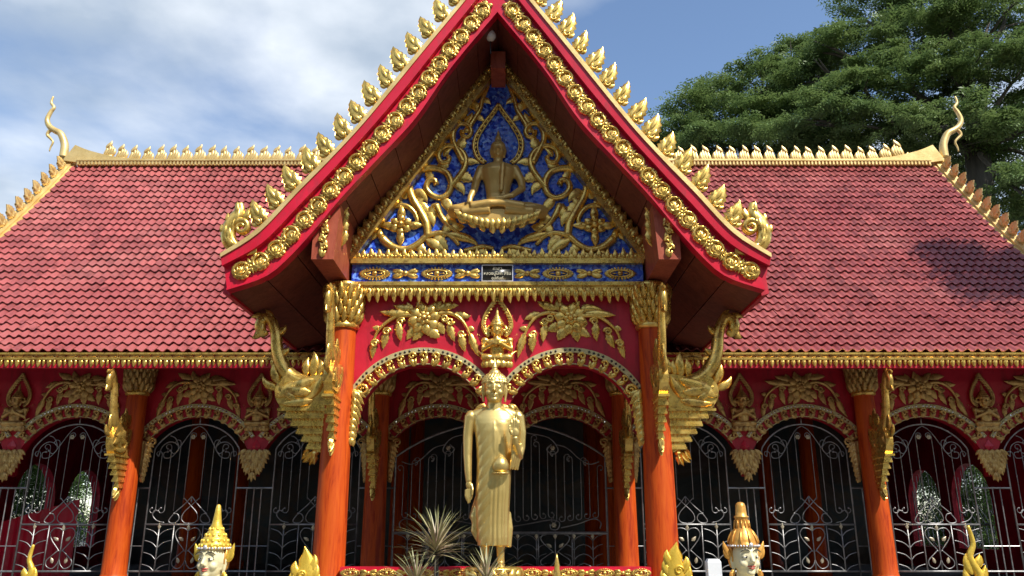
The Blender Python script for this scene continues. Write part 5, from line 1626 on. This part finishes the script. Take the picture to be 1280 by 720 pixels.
# ------------------------------------------------------------------ trees
def foliage(clumps, per, size, seed, name, parent, mat, pads=False):
    r = np.random.default_rng(seed)
    Cs = []
    for (c, rad) in clumps:
        vol = rad[0]*rad[1]
        # each clump is a loose gathering of small drooping pads with gaps between them
        npad = max(5, int(4.4*vol)) if pads else 1
        n = max(20, int(per*vol/npad))
        for q in range(npad):
            d = r.normal(size=(n,3)); d /= np.linalg.norm(d, axis=1)[:,None]
            p = d*(r.random(n)**.45)[:,None]
            p[:,2] = np.abs(p[:,2])*.9 - .2*r.random(n) - .5*(p[:,0]**2 + p[:,1]**2)
            if pads: p[:,2] += p[:,0]*r.normal()*.9 + p[:,1]*r.normal()*.9
            if pads:
                dd = r.normal(size=3); dd /= np.linalg.norm(dd); dd[2] = abs(dd[2])*1.0 - .45
                pr = r.uniform(.34, .95)
                Cs.append(np.array(c) + dd*np.array(rad)*r.uniform(.45, 1.05) + p*np.array((pr*1.3, pr*1.3, pr*.36)))
            else:
                Cs.append(np.array(c) + p*np.array(rad))
    Pn = np.concatenate(Cs); n = len(Pn)
    # leaf sprays: each twig point carries a pair-row of narrow leaflets
    k = 5
    tw = r.normal(size=(n,3)); tw[:,2] = tw[:,2]*.35 - .12; tw /= np.linalg.norm(tw, axis=1)[:,None]
    nr = r.normal(size=(n,3))*.45; nr[:,2] += 1; nr -= tw*np.sum(nr*tw, axis=1)[:,None]; nr /= np.linalg.norm(nr, axis=1)[:,None]
    sd = np.cross(nr, tw)
    V = np.zeros((n, k, 4, 3)); 
    for i in range(k):
        s = size*r.uniform(.7,1.25,(n,1))
        side = 1 if i % 2 else -1
        base = Pn + tw*s*(i-2)*.42
        ax = (tw*.55 + sd*side*.85); ax /= np.linalg.norm(ax, axis=1)[:,None]
        wd = np.cross(nr, ax)
        V[:,i,0] = base; V[:,i,1] = base + ax*s*.55 + wd*s*.19; V[:,i,2] = base + ax*s*1.05 - nr*s*.12; V[:,i,3] = base + ax*s*.55 - wd*s*.19
    V = V.reshape(-1,3); m = n*k
    me = bpy.data.meshes.new(name)
    me.vertices.add(m*4); me.vertices.foreach_set('co', V.ravel())
    me.loops.add(m*4); me.loops.foreach_set('vertex_index', np.arange(m*4, dtype=np.int32))
    me.polygons.add(m); me.polygons.foreach_set('loop_start', np.arange(0, m*4, 4, dtype=np.int32)); me.polygons.foreach_set('loop_total', np.full(m, 4, dtype=np.int32))
    me.materials.append(mat); me.update(); me.validate()
    return link(name, me, parent)
def tree(name, base, fork, clumps, per, size, seed, label, tr, group='tall trees beside the hall'):
    root = thing(name, (base[0], base[1], -1.6), label, 'tree', group)
    foliage(clumps, per, size, seed, 'crown', root, M_foliage, True)
    R = random.Random(seed)
    mb = MB()
    b = Vector((base[0], base[1], -1.6)); f = Vector(fork)
    mb.tube([b, b*.6 + f*.4 + Vector((.2,.1,0)), f], [tr*1.3, tr, tr*.85], 12)
    tr_o = mb.build('trunk', M_bark, root, smooth_=True)
    for i, (c, rad) in enumerate(clumps):
        c = Vector(c); L = (c - f).length
        mid = f.lerp(c, .45) + Vector((R.uniform(-.08,.08)*L, R.uniform(-.08,.08)*L, R.uniform(-.02,.10)*L))
        end = c + Vector((0,0,-.15*rad[2]))
        r0 = tr*.42*min(1, L/12 + .3)*R.uniform(.6,1)
        pts = smooth([f - Vector((0,0,.3)), f.lerp(mid, .5) + Vector((0,0,.03*L)), mid, end], 4)
        mb = MB(); mb.tube(pts, [r0*(1-q/len(pts))**.8 + .03 for q in range(len(pts))], 7)
        for q in range(4):
            a = R.uniform(0, 2*pi); e = end + Vector((cos(a)*rad[0]*.7, sin(a)*rad[1]*.7, R.uniform(0,.3)*rad[2]))
            mb.tube([mid.lerp(end, .6), mid.lerp(end, .8).lerp(e, .4) + Vector((0,0,.1)), e], [r0*.35+.02, r0*.25+.015, .015], 5)
        mb.build('limb', M_bark, tr_o, smooth_=True)
    return root
def pc(u, v, Y, r, rz=None, ry=None):
    x, z = P(u, v, Y); return ((x, Y, z), (r, ry or r, rz or r*.72))
CA = [pc(1235,20,33,3.4), pc(1150,42,34,3.0), pc(1275,80,31,3.0), pc(1200,95,32,2.9), pc(1120,95,33,2.8), pc(1055,62,35,2.6), pc(1060,115,33,2.4),
      pc(1180,150,31,2.6), pc(1265,165,31,2.6), pc(1100,160,32,2.4), pc(1030,150,33,2.4), pc(1330,30,34,3.2), pc(1340,120,33,3.0), pc(1180,-20,34,3.2), pc(1100,5,36,3.0), pc(1280,-40,34,3.2),
      pc(1275,235,30,2.2), pc(1330,210,32,2.6), pc(1150,195,34,2.4), pc(1230,205,35,2.6), pc(1060,190,35,2.4), pc(1020,90,36,2.2), pc(1300,270,33,2.2)]
tree('rain_tree', (19.5, 33), (P(1222,190,33)[0], 33, P(1222,190,33)[1]), CA, 235, .20, 21, 'huge spreading green tree with dark forked trunk rising behind the right roof end', .62)
CB = [pc(960,100,38,2.6), pc(905,118,38,2.2), pc(985,140,37,2.6), pc(930,150,37,2.5), pc(870,138,37,2.0), pc(850,165,37,2.1), pc(900,178,36,2.6), pc(965,180,36,2.7), pc(820,180,37,1.5),
      pc(1010,115,39,2.5), pc(835,195,38,2.2), pc(1020,180,38,2.6), pc(790,205,38,1.5), pc(880,212,38,2.4), pc(950,215,38,2.6), pc(1000,70,40,2.2), pc(1030,215,38,2.4)]
tree('spreading_tree', (P(930,205,37.5)[0], 37.5), (P(930,205,37.5)[0], 37.5, P(930,215,37.5)[1]), CB, 235, .20, 33, 'broad feathery green tree sloping down behind the roof ridge toward the porch', .45)
# tree beyond the right edge whose bough shades the end of the roof
CC = [((13.0,10.6,11.0),(1.5,1.3,.7)), ((15.0,10.0,11.8),(2.2,2.0,.9)), ((16.8,8.6,12.2),(2.4,2.2,1.0)), ((17.2,11.4,11.6),(2.3,2.0,.9)), ((19.0,9.6,12.0),(2.4,2.3,1.0))]
tree('shade_tree', (17.6, 9.6), (17.2, 9.6, 8.6), CC, 420, .20, 44, 'leafy tree standing clear of the right end of the hall', .35)
# shrubs behind the rear windows
for i, (x, yy, wd) in enumerate(((-13.0, 23.0, 'left end windows beyond the red cloth'), (13.0, 23.5, 'right end windows'))):
    sh = thing('garden_shrub', (x, yy, -1.6), 'bright green shrub seen through the ' + wd, 'shrub')
    mb = MB(); mb.tube([(x, yy, -1.6), (x+.05, yy, -.4), (x, yy, .8)], [.06,.05,.03], 7); mb.build('stem', M_bark, sh, smooth_=True)
    foliage([((x,yy,.2),(1.4,2.6,1.6)), ((x+.2,yy-1.0,1.6),(1.2,2.0,1.3)), ((x-.3,yy+1.6,1.4),(1.2,2.0,1.3)), ((x,yy+.4,2.6),(1.2,2.0,1.2)), ((x-.3,yy+.6,-.8),(1.4,2.4,1.0))], 620, .12, 60+i, 'crown', sh, M_shrub)
# unseen trees added behind the viewer to block low sky and deepen facade shade
CD = [((0,0,7.5),(3.2,3.0,1.9)), ((-2.6,.6,6.3),(2.4,2.2,1.6)), ((2.7,-.4,6.1),(2.5,2.3,1.6)), ((.6,-1.6,5.2),(2.4,2.0,1.5)), ((-.8,1.6,5.0),(2.6,2.0,1.5)), ((-1.8,-1.2,3.8),(2.2,1.8,1.3)), ((2.2,1.0,3.6),(2.2,1.8,1.3))]
proto = None
for i, (x, yy, sc) in enumerate(((-24,-10,1.1), (-15,-16,1.2), (-6,-19,1.15), (4,-18,1.25), (13,-16,1.1), (22,-11,1.2), (-31,-2,1.15), (30,-2,1.1))):
    lab = 'added round leafy tree in the unseen row that blocks low sky light'
    if proto is None:
        proto = thing('added_court_tree', (x, yy, -1.6), lab, 'tree', 'added unseen trees that block sky light')
        fo = foliage([((c[0], c[1], c[2]), r) for c, r in CD], 110, .42, 77, 'crown', None, M_foliage)
        cm = fo.data; bpy.data.objects.remove(fo)
        mb = MB(); mb.tube([(0,0,-.2),(.1,0,3),(0,0,6.5)], [.35,.26,.1], 9); tm = mb.mesh('trunk', M_bark)
        root = proto
    else:
        root = thing('added_court_tree', (x, yy, -1.6), lab, 'tree', 'added unseen trees that block sky light')
    Mt = Matrix.Translation((x, yy, -1.6)) @ Matrix.Rotation(i*1.3, 4, 'Z') @ Matrix.Diagonal((sc*1.35, sc*1.35, sc*1.5, 1))
    link('crown', cm, root, Mt); link('trunk', tm, root, Mt)
# unseen wall added round the court to cut sky light near the horizon
for nm, bx_ in (('south', (-46, 46, -27.4, -27)), ('west', (-46, -45.6, -27, 40)), ('east', (45.6, 46, -27, 40))):
    mb = MB(); mb.box(bx_[0], bx_[1], bx_[2], bx_[3], -1.6, 2.2)
    mb.box(bx_[0]-.1, bx_[1]+.1, bx_[2]-.1, bx_[3]+.1, 2.2, 2.4)
    tag(mb.build('added_court_wall', M_beam), 'added unseen red brown wall that blocks low sky light ' + {'south': 'behind the added trees, facing the temple', 'west': 'beyond the pointed-crown guardian end of the court', 'east': 'beyond the topknot guardian end of the court'}[nm], 'wall')
